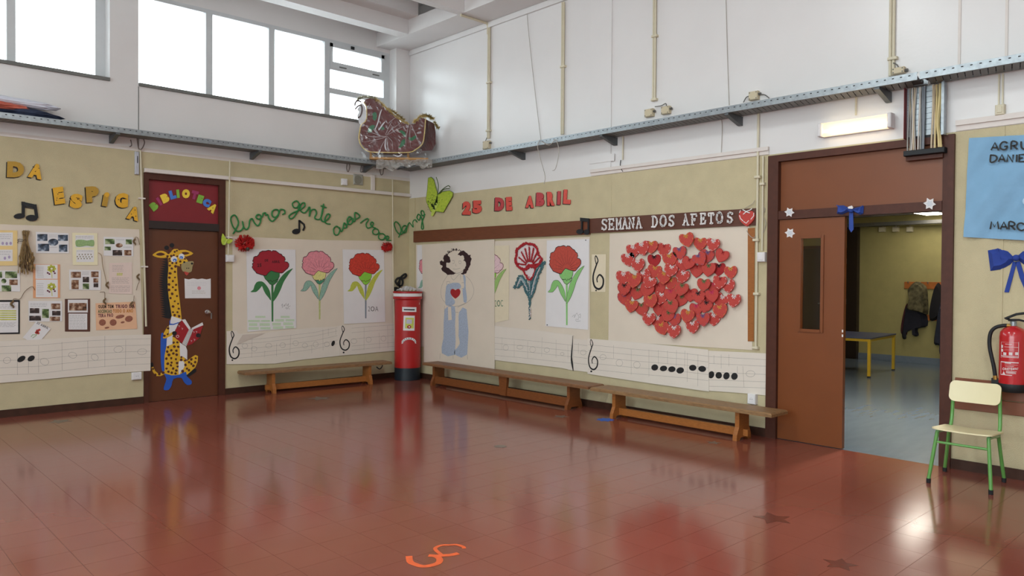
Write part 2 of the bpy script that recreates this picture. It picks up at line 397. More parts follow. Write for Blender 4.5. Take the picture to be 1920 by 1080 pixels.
# skirtings
bb = MB().box(-13, DX0-.002, -.016, -.001, 0, .077); struct(bb, 'baseboard_left', BASEB)
struct(MB().box(DX1+.002, -.02, -.016, -.001, 0, .077), 'baseboard_left.001', BASEB)
struct(MB().box(-.016, -.001, RY0+.002, -.02, 0, .077), 'baseboard_right', BASEB)
struct(MB().box(-.016, -.001, -12.6, RY1-.002, 0, .077), 'baseboard_right.001', BASEB)

# ------------------------------------------------------------------ library door
t = thing('door_1', None, None, kind='structure')
fr = MB().box(DX0, DX0+.055, -.012, .12, 0, DZ).box(DX1-.075, DX1, -.012, .12, 0, DZ).box(DX0+.055, DX1-.075, -.012, .12, DZ-.07, DZ)
fr.build('door_frame', FRAME, t)
q = lambda x, y: LW.px(x, y, -.03)
zt0 = q(340, 431)[1]; zt1 = q(340, 417)[1]
MB().box(DX0+.055, DX1-.075, -.006, .1, zt0, zt1).build('transom_bar', mat('near_black_brown', (44, 32, 30), .4), t)
MB().box(DX0+.056, DX1-.076, .03, .07, zt1+.001, DZ-.071).build('transom_panel', mat('dark_red_panel', (128, 28, 36), .5, .04, 6), t)
leaf = MB().box(DX0+.058, DX1-.078, .03, .075, .004, zt0-.004).build('door_leaf', DOORB, t)
hc = LW.P(388, 585, -.028); kn = MB().lathe((hc.x, .03, hc.z), [(.026, 0), (.026, .006), (.012, .01), (.012, .035), (.024, .04), (.027, .055), (.02, .066), (.004, .068)], 16, axis=(0, -1, 0))
kn.build('door_handle', mat('chrome', (205, 205, 208), .2, .03, metal=1), leaf, smooth=True)
kp = LW.P(396, 590, -.028); MB().box(kp.x-.006, kp.x+.006, .024, .029, kp.z-.05, kp.z+.02).build('key', STEEL, leaf)
struct(MB().box(DX0-.2, DX1+.2, .32, .36, 0, 3), 'wall_1', WHITE)

# ------------------------------------------------------------------ double door and corridor
t = thing('door_2', None, None, kind='structure')
LJ, RJ = RY0-.10, RY1+.085
MB().box(-.03, .1, LJ, RY0, 0, RZ).build('door_frame', FRAME, t); MB().box(-.03, .1, RY1, RY1+.045, 0, RZ).box(-.012, .1, RY1+.045, RJ, 0, RZ).build('door_frame', FRAME, t)
MB().box(-.03, .1, RJ, LJ, RZ-.06, RZ).build('door_frame', FRAME, t)
MB().box(-.022, .1, RJ, LJ, 2.0, 2.076).build('transom_bar', FRAME, t)
MB().box(.02, .06, RJ+.001, LJ-.001, 2.077, RZ-.061).build('transom_panel', DOOR2, t)
ly0, ly1 = LJ-.004, -6.355
s0, s1 = RW.px(1540, 530)[0], RW.px(1501, 530)[0]; sz0, sz1 = RW.px(1520, 618)[1], RW.px(1520, 446)[1]
lf = MB(); 
for a, b, c, d in ((ly1, -s0, .006, 1.996), (-s1, ly0, .006, 1.996), (-s0, -s1, .006, sz0), (-s0, -s1, sz1, 1.996)): lf.box(.0, .045, a, b, c, d)
leaf = lf.build('door_leaf', DOOR2, t)
bd = MB()
for a, b, c, d in ((-s0-.022, -s0+.004, sz0-.022, sz1+.022), (-s1-.004, -s1+.022, sz0-.022, sz1+.022), (-s0, -s1, sz0-.022, sz0+.004), (-s0, -s1, sz1-.004, sz1+.022)): bd.box(-.012, -.0005, a, b, c, d)
bd.build('glazing_bead', DOOR2, leaf); MB().box(.018, .023, -s0, -s1, sz0, sz1).build('pane', glass_mat('door_glass', (.92, .88, .80, 1), .05, .1), leaf)
[MB().box(-.003, -.0002, -6.354, -6.343, z, z+.022).build('latch_plate', WYARN, leaf) for z in (.965, 1.005)]
CGREEN = mat('corridor_green_paint', (176, 164, 108), .7, .05, 6, .3, 160)
CFLOOR = mat('corridor_blue_grey_lino', (112, 124, 136), .2, .05, 3, stretch=(1, 5, 1))
struct(MB().box(.0, 7.9, -9.5, -1.5, -.12, -.001), 'floor_corridor', CFLOOR)
struct(MB().box(7.72, 7.9, -9.5, -1.5, 0, 2.6), 'wall_2', CGREEN)
struct(MB().box(.3, 7.72, -1.5, -1.4, 0, 2.6), 'wall_3', CGREEN)
struct(MB().box(.3, 7.72, -9.6, -9.5, 0, 2.6), 'wall_4', CGREEN)
struct(MB().box(.302, 7.9, -9.5, -1.5, 2.6, 2.7), 'ceiling_corridor', CEIL)
struct(MB().box(7.70, 7.719, -9.4, -1.6, 0, .115), 'baseboard_corridor', mat('blue_grey_skirting', (122, 134, 150), .4))
# dark door frame on the corridor's far wall
t = thing('door_3', None, None, kind='structure'); a = FAR.px(1612, 500)[0]; b = FAR.px(1594, 500)[0]
MB().pbox(FAR, a-.19, a, .0, 2.45, .001, .12).build('door_frame', mat('black_brown_frame', (40, 26, 22), .4), t)
MB().pbox(FAR, a-1.1, a-.19, .02, 2.05, .022, .06).build('door_leaf', mat('dark_door', (52, 34, 26), .4), t)
for z in (.35, 1.0, 1.75): MB().pbox(FAR, a-.23, a-.195, z, z+.1, .0605, .075).build('hinge', STEEL, t)

# orange-brown door of the far corridor wall, seen through the glazed slot
t = thing('door_4', None, None, kind='structure'); a = FAR.px(1475, 500)[0]; b = FAR.px(1556, 500)[0]
MB().pbox(FAR, a, b, .005, 2.05, .002, .045).build('door_leaf', mat('orange_brown_door', (168, 108, 54), .45, .1, 6, stretch=(1, 6, 1)), t)
MB().pbox(FAR, a-.06, a-.002, 0, 2.1, .001, .06).pbox(FAR, b+.002, b+.06, 0, 2.1, .001, .06).pbox(FAR, a-.06, b+.06, 2.052, 2.1, .0015, .058).build('door_frame', FRAME, t)
MB().tube([FAR.p(b-.07, 1.0, .046), FAR.p(b-.07, 1.0, .09), FAR.p(b-.18, 1.0, .09)], .011, 7).build('door_handle', STEEL, t)

# paint joints of the walls
x = LW.px(259, 200)[0]; struct(MB().pbox(LW, x, x+.008, BL+.015, SZ-.005, .0005, .003), 'trim_10', SILL)
for k, (x, y) in enumerate(((1145, 360), (1877, 480))):
    u = RW.px(x, y)[0]; struct(MB().pbox(RW, u, u+.014, .08, 2.6, .0005, .006 if k else .0025), 'trim_%d' % (11+k), GREEN)
# ================================================================== WINDOW WALL: letters, notes, collage
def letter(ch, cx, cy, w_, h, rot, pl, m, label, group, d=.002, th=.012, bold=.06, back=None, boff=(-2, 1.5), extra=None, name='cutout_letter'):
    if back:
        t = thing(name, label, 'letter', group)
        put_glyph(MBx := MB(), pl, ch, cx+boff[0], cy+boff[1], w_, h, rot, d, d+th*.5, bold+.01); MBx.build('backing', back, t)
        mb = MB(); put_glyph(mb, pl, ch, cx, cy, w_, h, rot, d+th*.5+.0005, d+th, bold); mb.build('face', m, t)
        if extra: extra(t, d+th)
        return t
    mb = MB(); put_glyph(mb, pl, ch, cx, cy, w_, h, rot, d, d+th, bold)
    return mb.build(name, m, None, label=label, cat='letter', group=group)
A = lambda x, y: (x/4.696, 250+y/4.696)
YELD = mat('striped_ochre_card', (150, 112, 40), .6, .35, 9, stretch=(30, 30, 260), rgb2=(228, 178, 60))
BRN = mat('brown_felt_pen', (60, 34, 22), .6, .1)
for ch, x, y, w_, h, r, m, lb in (
    ('D', 138, 318, 150, 140, 2, YELD, 'striped ochre cut-out letter D, first letter of the word DA'),
    ('A', 318, 333, 125, 128, 12, YEL, 'yellow cut-out letter A beside the striped D'),
    ('E', 520, 548, 92, 150, -8, YEL, 'yellow spotted cut-out letter E, first letter of ESPIGA'),
    ('S', 672, 596, 108, 128, 8, YEL, 'yellow cut-out letter S, second letter of ESPIGA'),
    ('P', 815, 536, 112, 140, -4, YELD, 'striped ochre cut-out letter P in ESPIGA'),
    ('I', 928, 590, 46, 104, 10, YELD, 'thin striped cut-out letter i with a round dot in ESPIGA'),
    ('G', 1072, 590, 112, 130, 3, YEL, 'yellow cut-out letter G, fifth letter of ESPIGA'),
    ('A', 1178, 704, 108, 118, 14, YEL, 'yellow cut-out letter A hanging lowest, beside the library door frame')):
    px, py = A(x, y)
    def dots(t, d, px=px, py=py, w_=w_/4.696, h=h/4.696, n=hash(lb)):
        rn = random.Random(len(lb)); mb = MB()
        for k in range(4): mb.ppoly(LW, circ(px+rn.uniform(-.28, .28)*w_, py+rn.uniform(-.3, .3)*h, 1.1, .9, 6), d, d+.001)
        mb.build('spots', BRN, t)
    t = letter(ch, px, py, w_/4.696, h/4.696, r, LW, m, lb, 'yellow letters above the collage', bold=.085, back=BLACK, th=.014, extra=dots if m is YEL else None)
    if ch == 'I':
        ix, iy = A(942, 540); MB().ppoly(LW, circ(ix, iy, 4.6, 4.6, 12), .002, .018).build('dot', YEL, t)

def note_pair(pl, z, stems, beams, heads, name, label, w1, d=.002, th=.012):
    mb = MB()
    for st in stems: mb.prib(pl, z(st), w1, d, d+th)
    for b in beams: mb.ppoly(pl, z(b), d, d+th+.0004)
    for h in heads: mb.ppoly(pl, z(circ(*h[:4], 14, h[4])), d, d+th+.0008)
    return mb.build(name, BLACK, None, label=label, cat='music note', group='black music notes on the walls')
note_pair(LW, Z(0, 250, 4.696), [[(207, 602), (205, 735)], [(308, 625), (325, 745)]], [[(190, 600), (322, 628), (322, 660), (190, 632)], [(207, 640), (310, 660), (310, 668), (207, 650)]],
          [(172, 728, 50, 24, -.1), (280, 745, 52, 28, .05)], 'music_note', 'black double music note on green wall under the letters DA', .028)
note_pair(LW, Z(410, 300, 4.8), [[(728, 540), (728, 640)], [(728, 545), (770, 580), (775, 605), (762, 635)]], [], [(700, 643, 36, 25, -.2)], 'music_note', 'small black single music note below the yarn word gente', .022)
zz = Z(1080, 370, 5.189)
note_pair(RW, zz, [[(55, 200), (53, 320)], [(117, 205), (117, 330)]], [[(38, 197), (124, 205), (124, 240), (38, 232)]], [(35, 333, 34, 24, -.1), (100, 338, 27, 26, 0)], 'music_note',
          'black double music note pinned where the two brown boards meet', .02, d=.030)
# kraft backing of the collage
def sheet(pl, pts, d, m, name, label=None, cat=None, group=None, t=None, parent=None, th=.0015):
    return MB().ppoly(pl, pts, d-th, d).build(name, m, parent, label=label, cat=cat, group=group)
B = Z(0, 420, 4.911)
sheet(LW, [(-90, 417), (261, 430), (268, 650), (-90, 690)], .003, KRAFT, 'kraft_paper', 'large kraft paper backing the photo collage left of library door', 'paper')
def photo_mat(name, a, b, c, s=16, seed=0):
    m = bpy.data.materials.new(name); m.use_nodes = True; nt = m.node_tree; bs = nt.nodes['Principled BSDF']; N = nt.nodes.new; K = nt.links.new
    tc = N('ShaderNodeTexCoord'); mp = N('ShaderNodeMapping'); mp.inputs['Location'].default_value = (seed*3.1, seed, seed*1.7); K(tc.outputs['Object'], mp.inputs[0])
    nz = N('ShaderNodeTexNoise'); nz.inputs['Scale'].default_value = s; nz.inputs['Detail'].default_value = 4; K(mp.outputs[0], nz.inputs[0])
    cr = N('ShaderNodeValToRGB'); e = cr.color_ramp.elements; e[0].position = .38; e[0].color = lin(a); e[1].position = .66; e[1].color = lin(c)
    k = cr.color_ramp.elements.new(.5); k.color = lin(b); K(nz.outputs[0], cr.inputs[0]); K(cr.outputs[0], bs.inputs['Base Color']); bs.inputs['Roughness'].default_value = .35
    return m
PH = [photo_mat('photo_print_blue_grey', (26, 30, 40), (70, 84, 104), (190, 200, 214), 16, 1), photo_mat('photo_print_green', (30, 44, 22), (92, 116, 62), (190, 196, 160), 18, 2),
      photo_mat('photo_print_brown', (44, 26, 18), (128, 84, 58), (214, 190, 166), 18, 3), photo_mat('photo_print_dark', (18, 16, 18), (72, 56, 52), (206, 190, 184), 18, 4)]
def tlines(pl, pts, n, m, parent, d, fill=.9, name='text_lines', w_=.0022, seed=1):
    """rows of print inside a four-cornered region (photo pixels)"""
    rn = random.Random(seed); mb = MB(); a, b, c, e = pts
    for i in range(n):
        t = (i+.5)/n; p = (a[0]+(e[0]-a[0])*t, a[1]+(e[1]-a[1])*t); q = (b[0]+(c[0]-b[0])*t, b[1]+(c[1]-b[1])*t)
        s0 = 0
        while s0 < fill-.05:
            s1 = min(fill, s0+rn.uniform(.08, .22)); mb.prib(pl, [(p[0]+(q[0]-p[0])*s0, p[1]+(q[1]-p[1])*s0), (p[0]+(q[0]-p[0])*s1, p[1]+(q[1]-p[1])*s1)], w_, d, d+.0004); s0 = s1+.03
    return mb.build(name, m, parent)
def page(label, pts, m, group='pages of the photo collage', d=.008, z=B, whites=(), photos=(), ovals=(), lines=(), cat='paper sheet', name='collage_page', pl=LW):
    t = thing(name, label, cat, group)
    sheet(pl, z(pts), d, m, 'sheet', parent=t); k = d
    for wq in whites: sheet(pl, z(wq if len(wq) == 4 and isinstance(wq[0], tuple) else rect(*wq)), d+.0012, PAPER, 'white_panel', parent=t, th=.001); k = d+.0012
    for i, p in enumerate(photos): sheet(pl, z(rect(*p[:4])), k+.0012, PH[p[4]], 'photo_print', parent=t, th=.001)
    for o in ovals: sheet(pl, z(circ(*o[:4], 18)), k+.0012, PH[o[4]], 'oval_photo', parent=t, th=.001)
    for i, l in enumerate(lines): tlines(pl, z(rect(*l[:4])), l[4], LINE, t, k, seed=i+3, fill=l[5] if len(l) > 5 else .95)
    return t
CARD = {k: mat('card_'+k, c, .75, .02) for k, c in dict(yellow=(236, 206, 142), cream=(236, 226, 190), orange=(228, 164, 120), peach=(226, 204, 194), brown=(92, 56, 44), apricot=(232, 184, 148), black=(24, 22, 26)).items()}
GRN = mat('green_crayon', (148, 176, 120), .8, .2, 60); YLG = mat('yellow_green_crayon', (198, 198, 84), .8, .15, 60); MAG = mat('wine_crayon', (110, 50, 66), .8, .1)
t = page('yellow card with two written sheets at the left edge of the collage', [(-110, 55), (160, 60), (160, 382), (-110, 385)], CARD['yellow'], whites=[(-70, 78, 118, 200), (-70, 236, 116, 342)], lines=[(-60, 90, 110, 145, 3), (-60, 245, 108, 290, 2)])
mb = MB()
for x, y in ((62, 180), (98, 178), (25, 178), (45, 315), (85, 305)): mb.ppoly(LW, B(circ(x, y, 12, 15, 8)), .0095, .0102)
mb.build('drawing', mat('lilac_crayon', (176, 160, 190), .8), t)
page('white landscape page with blue-grey photos around one oval photo', [(330, 72), (632, 85), (635, 270), (332, 268)], PAPER, photos=[(343, 93, 437, 155, 0), (533, 100, 625, 155, 0), (348, 182, 453, 250, 0), (543, 190, 620, 255, 0)], ovals=[(490, 168, 48, 33, 0)], lines=[(450, 95, 530, 125, 2), (455, 205, 530, 225, 1)])
t = page('cream card with a green meadow drawing over animal sketches', [(665, 80), (897, 85), (900, 380), (670, 378)], CARD['cream'], whites=[(695, 103, 865, 215), (703, 238, 865, 350)], lines=[(697, 108, 860, 135, 2), (707, 242, 860, 255, 1)])
sheet(LW, B(sm([(700, 150), (760, 145), (800, 152), (862, 148), (862, 205), (800, 200), (740, 210), (700, 202)], 3, True)), .0108, GRN, 'drawing', parent=t, th=.0008)
mb = MB()
for k in range(16): mb.ppoly(LW, B(circ(712+k*9, 300+22*math.sin(k*2.1), 5, 7, 6)), .0095, .0105)
mb.build('drawing', mat('mixed_brown_ink', (118, 92, 84), .8, .4, 80, rgb2=(150, 140, 90)), t)
page('white page of small green and brown photos beside the door frame', [(955, 118), (1228, 122), (1228, 298), (955, 292)], PAPER, photos=[(968, 137, 1055, 185, 1), (1158, 142, 1215, 187, 1), (963, 208, 1020, 243, 1), (1037, 240, 1125, 290, 3), (1143, 240, 1210, 290, 2)], ovals=[(1097, 197, 33, 20, 2)], lines=[(1070, 135, 1150, 155, 1), (1135, 205, 1215, 220, 1)])
page('white page of green photos cut by the left edge, middle row', [(-110, 425), (183, 432), (185, 622), (-110, 618)], PAPER, photos=[(48, 437, 158, 498, 1), (85, 512, 163, 562, 2), (15, 565, 103, 620, 1), (-60, 440, 20, 495, 1)], ovals=[(35, 525, 24, 22, 1)])
t = page('orange card with two sheets of yellow flower drawings', [(305, 370), (553, 372), (553, 680), (305, 682)], CARD['orange'], whites=[(327, 375, 530, 505), (330, 511, 532, 675)], lines=[(340, 390, 405, 495, 7), (340, 540, 405, 660, 7)])
for fy in (420, 585):
    mb = MB()
    for a in range(7): mb.ppoly(LW, B(circ(475+26*math.cos(a*.9), fy-8+22*math.sin(a*.9), 17, 13, 7, a)), .0092, .0102)
    mb.prib(LW, B([(475, fy+10), (480, fy+78)]), .006, .0092, .010); mb.build('flower_drawing', YLG, t)
    mb = MB()
    for dx, dy in ((-35, 35), (20, 22), (-20, 45), (30, 38)): mb.ppoly(LW, B(circ(475+dx, fy+dy-5, 10, 8, 7)), .0102, .0108)
    mb.build('flower_drawing', MAG, t)
page('white page with nine small brown photos in three columns', [(637, 420), (930, 427), (928, 610), (638, 605)], PAPER, photos=[(652, 440, 745, 495, 2), (838, 437, 908, 490, 2), (657, 515, 725, 600, 2), (762, 487, 820, 538, 3), (762, 548, 820, 600, 1), (860, 500, 905, 540, 2), (862, 545, 905, 583, 3)], lines=[(755, 435, 825, 470, 3)])
t = page('pale peach written page above the orange proverb card', [(1005, 360), (1215, 352), (1218, 645), (1003, 640)], CARD['peach'], lines=[(1035, 375, 1160, 440, 5, .8), (1030, 490, 1195, 550, 5), (1020, 565, 1205, 625, 4)])
mb = MB()
for k in range(6): mb.prib(LW, B([(1078+k*9, 475), (1080+k*9, 450)]), .006, .0082, .009)
mb.build('drawing', YLG, t)
t = page('black framed page with yellow-green stripes at the left edge', [(-110, 700), (183, 700), (183, 1012), (-110, 1016)], CARD['black'], whites=[[(-90, 718), (168, 718), (168, 998), (-90, 1003)]], lines=[(-60, 735, 150, 780, 3), (-60, 905, 155, 950, 4)])
for k in range(5): sheet(LW, B(rect(-60, 795+k*20, 150, 805+k*20)), .0108, YLG, 'stripe', parent=t, th=.0008)
page('white page with six brown photos above the tilted card', [(262, 708), (572, 708), (572, 897), (265, 900)], PAPER, photos=[(275, 775, 362, 822, 3), (470, 732, 555, 785, 2), (388, 783, 450, 865, 1), (480, 800, 557, 843, 3), (270, 845, 378, 890, 3), (457, 853, 552, 893, 2)], lines=[(280, 725, 440, 765, 3)])
page('dark brown card with a picture strip over a written sheet', [(597, 690), (830, 688), (830, 990), (598, 990)], CARD['brown'], whites=[(625, 697, 808, 815), (632, 825, 803, 972)], photos=[(637, 727, 798, 797, 2)], lines=[(640, 835, 795, 965, 9)])
t = page('apricot card with the hand-lettered wheat proverb and bread drawings', [(880, 730), (1245, 715), (1265, 965), (885, 978)], CARD['apricot'])
for txt, x, y, x1, y1, m in (('QUEM TEM', 905, 778, 1045, 775, BRN), ('TRIGO DA', 1065, 775, 1240, 772, MAG), ('ASCENÇÃO', 903, 820, 1030, 820, mat('green_ink', (70, 92, 48), .7)), ('TODO O ANO', 1040, 818, 1225, 815, mat('orange_ink', (190, 120, 40), .7)), ('TERÁ PÃO', 905, 860, 1042, 855, MAG)):
    (xa, ya), (xb, yb) = B([(x, y), (x1, y1)]); mb = MB(); put_text(mb, LW, txt, xa, ya, 6.6, .0082, .0092, xb, yb, bold=.045); mb.build('lettering', m, t)
for x, y, rx, ry in ((943, 907, 32, 30), (1042, 907, 32, 30), (1105, 853, 42, 17), (1187, 873, 36, 28), (1130, 905, 18, 9), (985, 955, 22, 8)):
    sheet(LW, B(circ(x, y, rx, ry, 14, -.2)), .0095, mat('bread_brown_crayon', (150, 92, 74), .8, .3, 60), 'bread_drawing', parent=t)
t = page('tilted white card with a red carnation drawing, lowest of the collage', [(335, 893), (468, 963), (340, 1113), (210, 1047)], PAPER, d=.012)
mb = MB()
for x, y, r in ((345, 985, 16), (362, 975, 12), (335, 1000, 14), (352, 1005, 13)): mb.ppoly(LW, B(circ(x, y, r, r*.9, 8)), .0125, .0135)
mb.build('flower_drawing', RED, t); mb = MB()
for p in ([(345, 1005), (330, 1030), (300, 1050)], [(335, 1020), (300, 1020), (285, 1040)]): mb.prib(LW, B(p), .006, .0122, .013)
mb.build('flower_drawing', GRN, t)
(xa, ya), (xb, yb) = B([(340, 918), (445, 970)]); mb = MB(); put_text(mb, LW, '25 ABRIL', xa, ya, 4, .0122, .013, xb, yb, bold=.03); mb.build('lettering', LINE, t)
# dried wheat
STRAW = mat('dried_wheat', (150, 122, 78), .8, .25, 40); STRAWD = mat('dark_dried_wheat', (112, 88, 58), .8, .25, 40)
t = thing('wheat_bundle', 'bundle of dried wheat tied with string on the collage', 'wheat'); s1, s2 = MB(), MB(); rn = random.Random(3)
for k in range(70):
    f = rn.uniform(-1, 1); hx = 238+f*38+rn.uniform(-4, 4); tx = 215+f*22; bx = 245+f*72+rn.uniform(-14, 14); by = rn.uniform(300, 455) - (f > .3)*60*rn.random()
    pts = [(hx, rn.uniform(55, 95)), (tx+20, 142), (235+f*45, 230), (bx, by)]
    P3 = [LW.P(*p, .008+rn.uniform(.003, .02)*(1+i*.35)) for i, p in enumerate(B(sm(pts, 2)))]
    (s1 if k % 3 else s2).tube(P3, .0028, 4)
    e = P3[-1]; (s2 if k % 2 else s1).ell((e.x, e.y, e.z), .007, .006, .02, 5, 4)
s1.build('stalks', STRAW, t); s2.build('ears', STRAWD, t)
MB().tube([LW.P(*p, dd) for p, dd in zip(B([(160, 150), (178, 138), (215, 145), (258, 140), (250, 152), (205, 158), (170, 158), (160, 175)]), (.006, .03, .04, .03, .03, .04, .03, .005))], .003, 5).build('string', mat('grey_string', (70, 64, 60), .8), t)
for lb, pts in (('long dried wheat stalk curving over the black framed page', [(110, 745), (125, 690), (185, 690), (230, 620), (295, 575), (322, 610)]),
                ('pale straw stalk hanging between cream card and peach page', [(905, 265), (935, 290), (945, 380), (970, 490), (985, 570)]),
                ('short bent wheat ear over the apricot proverb card', [(920, 628), (945, 625), (965, 635), (962, 720)]),
                ('wheat ear at the top right corner of the collage', [(1235, 170), (1245, 125), (1270, 130), (1285, 190)]),
                ('wheat ear curling beside the peach written page', [(1255, 610), (1268, 560), (1282, 530), (1270, 495)]),
                ('wheat ear standing on the corner of the apricot card', [(1210, 750), (1235, 735), (1232, 700), (1235, 660)])):
    t = thing('wheat_stalk', lb, 'wheat', 'single wheat stalks on the collage'); P3 = [LW.P(*p, .017) for p in B(sm(pts, 4))]
    MB().tube(P3, .0028, 5).build('stalk', STRAWD if 'pale' not in lb else STRAW, t)
    mb = MB(); e = P3[0] if 'long' in lb or 'corner of' in lb or 'top right' in lb else P3[-1]
    for k in range(9): a = k*.7; mb.ell((e.x+.012*math.cos(a), e.y-.006, e.z-.02+.007*k), .008, .006, .013, 5, 4)
    mb.build('ear', STRAWD, t)

# ================================================================== staves (long paper strips with pencilled music)
CLEF = [(.42, .80), (.38, .68), (.63, .57), (.95, .69), (.90, .90), (.54, 1.0), (.13, .90), (.02, .61), (.33, .27), (.47, .14), (.28, 0), (.2, .09), (.33, .28)]
def clef(pl, z, x0, x1, y0, y1, dot, parent, d, w_=.018, m=INK):
    mb = MB(); pts = sm([(x0+(x1-x0)*a, y0+(y1-y0)*b) for a, b in CLEF], 4); n = len(pts)
    mb.prib(pl, z(pts), [w_*(.5+.5*math.sin(math.pi*min(1, (i+2)/n*1.15))) for i in range(n)], d, d+.001)
    if dot: mb.ppoly(pl, z(circ(*dot, 9, 9, 9)), d, d+.001)
    return mb.build('clef', m, parent)
def stave(label, pl, z, poly, rows, bars, opens, blacks=(), clefs=(), d=.006, oper=.0028, mw=.0016, rope=None, group='paper music staves along the walls'):
    t = thing('music_stave', label, 'paper strip', group)
    MB().ppoly(pl, z(poly), d-.004, d).build('strip', STAVE, t); k = d+.0004
    mb = MB()
    for r in rows: mb.prib(pl, z(r), mw, d, k)
    for b in bars: mb.prib(pl, z(b), mw, d, k)
    mb.build('pencil_lines', LINE, t)
    for o in opens: MB().prib(pl, z(circ(o[0], o[1], o[2], o[3], 18, o[4] if len(o) > 4 else 0)), oper*.7, d, k+.0002, True).build('open_note', LINE, t)
    for o in blacks: MB().ppoly(pl, z(circ(o[0], o[1], o[2], o[3], 14, o[4] if len(o) > 4 else 0)), d, d+.0025).build('black_note', INK, t)
    for c in clefs: clef(pl, z, *c, t, d)
    return t
Cz = Z(0, 580, 4.91)
stave('wide paper music stave with two black notes under the collage', LW, Cz, [(-420, 345), (30, 292), (560, 268), (960, 242), (1390, 232), (1385, 565), (960, 592), (450, 640), (0, 678), (-420, 725)],
      [[(-420, 375+dy), (30, 342+dy), (355, 330+dy), (575, 310+dy*.97), (810, 290+dy*.95), (1150, 275+dy*.9), (1385, 270+dy*.88)] for dy in (0, 65, 130, 195, 262)],
      [[(160, 400), (160, 605)], [(262, 470), (262, 590)], [(355, 335), (355, 580)], [(570, 300), (572, 562)], [(808, 290), (812, 540)], [(965, 245), (965, 530)], [(1158, 280), (1155, 522)]],
      [(65, 470, 34, 28, -.3), (410, 482, 40, 30, .3), (668, 422, 38, 27, .2), (872, 442, 34, 27, .5), (1090, 368, 42, 28, -.2), (1308, 390, 42, 27, -.1)], [(197, 457, 42, 24, -.55), (287, 452, 36, 24, -.55)], d=.014)
H = Z(410, 590, 5.333)
t = stave('curling paper stave with treble clef right of library door', LW, H, [(80, 165), (180, 160), (200, 192), (460, 182), (960, 130), (1190, 118), (1202, 412), (820, 452), (560, 490), (80, 495)],
      [[(200, 285+dy), (420, 270+dy*.97), (700, 238+dy*.96), (960, 205+dy*.92), (1190, 155+dy*.9)] for dy in (-30, 8, 60, 110, 150)],
      [[(335, 240), (330, 430)], [(460, 360), (458, 425)], [(580, 290), (578, 415)], [(720, 200), (712, 410)], [(930, 300), (932, 385)], [(1042, 150), (1045, 360)], [(1098, 140), (1098, 210)], [(1170, 140), (1172, 200)]],
      [(262, 312, 28, 24), (355, 342, 28, 24), (500, 310, 30, 24), (640, 305, 28, 24), (770, 285, 28, 24), (862, 308, 26, 24), (970, 298, 26, 26), (1082, 296, 26, 24)], [(1145, 287, 16, 29, .35)], [(105, 207, 165, 440, (137, 455))], d=.012)
mb = MB()  # corner of the strip folding forward over the dark wall strip
P0 = [LW.P(*p, dd) for p, dd in zip(H([(240, 200), (470, 184), (180, 300)]), (.045, .016, .018))]; mb.add(P0 + [p+Vector((0, .002, 0)) for p in P0], [(0, 2, 1), (3, 4, 5)]); mb.build('folded_corner', STAVE, t)
stave('paper stave with bold treble clef beside the red letter box', LW, H, [(1185, 112), (1330, 100), (1560, 88), (1790, 85), (1790, 358), (1560, 378), (1400, 395), (1202, 410)],
      [[(1330, 150+dy), (1560, 130+dy*.98), (1785, 115+dy*.97)] for dy in (-15, 30, 95, 165, 205)], [[(1455, 130), (1452, 350)], [(1605, 180), (1610, 345)], [(1690, 110), (1692, 335)]],
      [(1352, 265, 30, 24), (1500, 250, 26, 26), (1648, 238, 26, 26)], [], [(1212, 1310, 112, 355, (1250, 378))], d=.015)
# kraft panel with three carnations
sheet(LW, [(436, 443), (596, 450), (738, 452), (740, 640), (436, 640)], .004, KRAFT, 'kraft_paper', 'kraft paper panel with three carnations left of letter box', 'paper')

G1 = Z(455, 460, 6.752)
PETAL = [(118, 275), (130, 255), (122, 235), (140, 215), (125, 200), (135, 180), (140, 150), (165, 138), (180, 140), (205, 115), (215, 90), (250, 72), (290, 72), (325, 62), (355, 68), (365, 80), (385, 66), (420, 70), (440, 85), (465, 105), (490, 112), (505, 135), (530, 148), (540, 180), (530, 205), (565, 212), (585, 235), (585, 265), (570, 290), (540, 315), (510, 345), (490, 352), (440, 345), (400, 335), (360, 322), (330, 345), (295, 385), (265, 380), (235, 372), (175, 352), (160, 330), (140, 310)]
CALYX = [(360, 322), (400, 335), (440, 345), (468, 350), (465, 395), (450, 425), (440, 460), (400, 495), (375, 503), (345, 492), (315, 455), (285, 425), (265, 385), (295, 385), (330, 345)]
ZIG = [(310, 445), (340, 450), (355, 442), (378, 465), (395, 440), (410, 455), (425, 435), (455, 430)]
LEAFL = [(97, 590), (135, 560), (150, 510), (180, 465), (225, 455), (260, 465), (300, 505), (340, 570), (355, 640), (358, 700), (330, 665), (290, 615), (262, 560), (245, 515), (225, 540), (180, 585), (150, 592)]
LEAFR = [(637, 290), (600, 340), (560, 400), (520, 465), (490, 540), (465, 595), (430, 660), (385, 715), (368, 700), (385, 620), (400, 570), (420, 505), (460, 440), (500, 385), (560, 330)]
STEM = [(362, 500), (390, 500), (388, 965), (367, 965)]
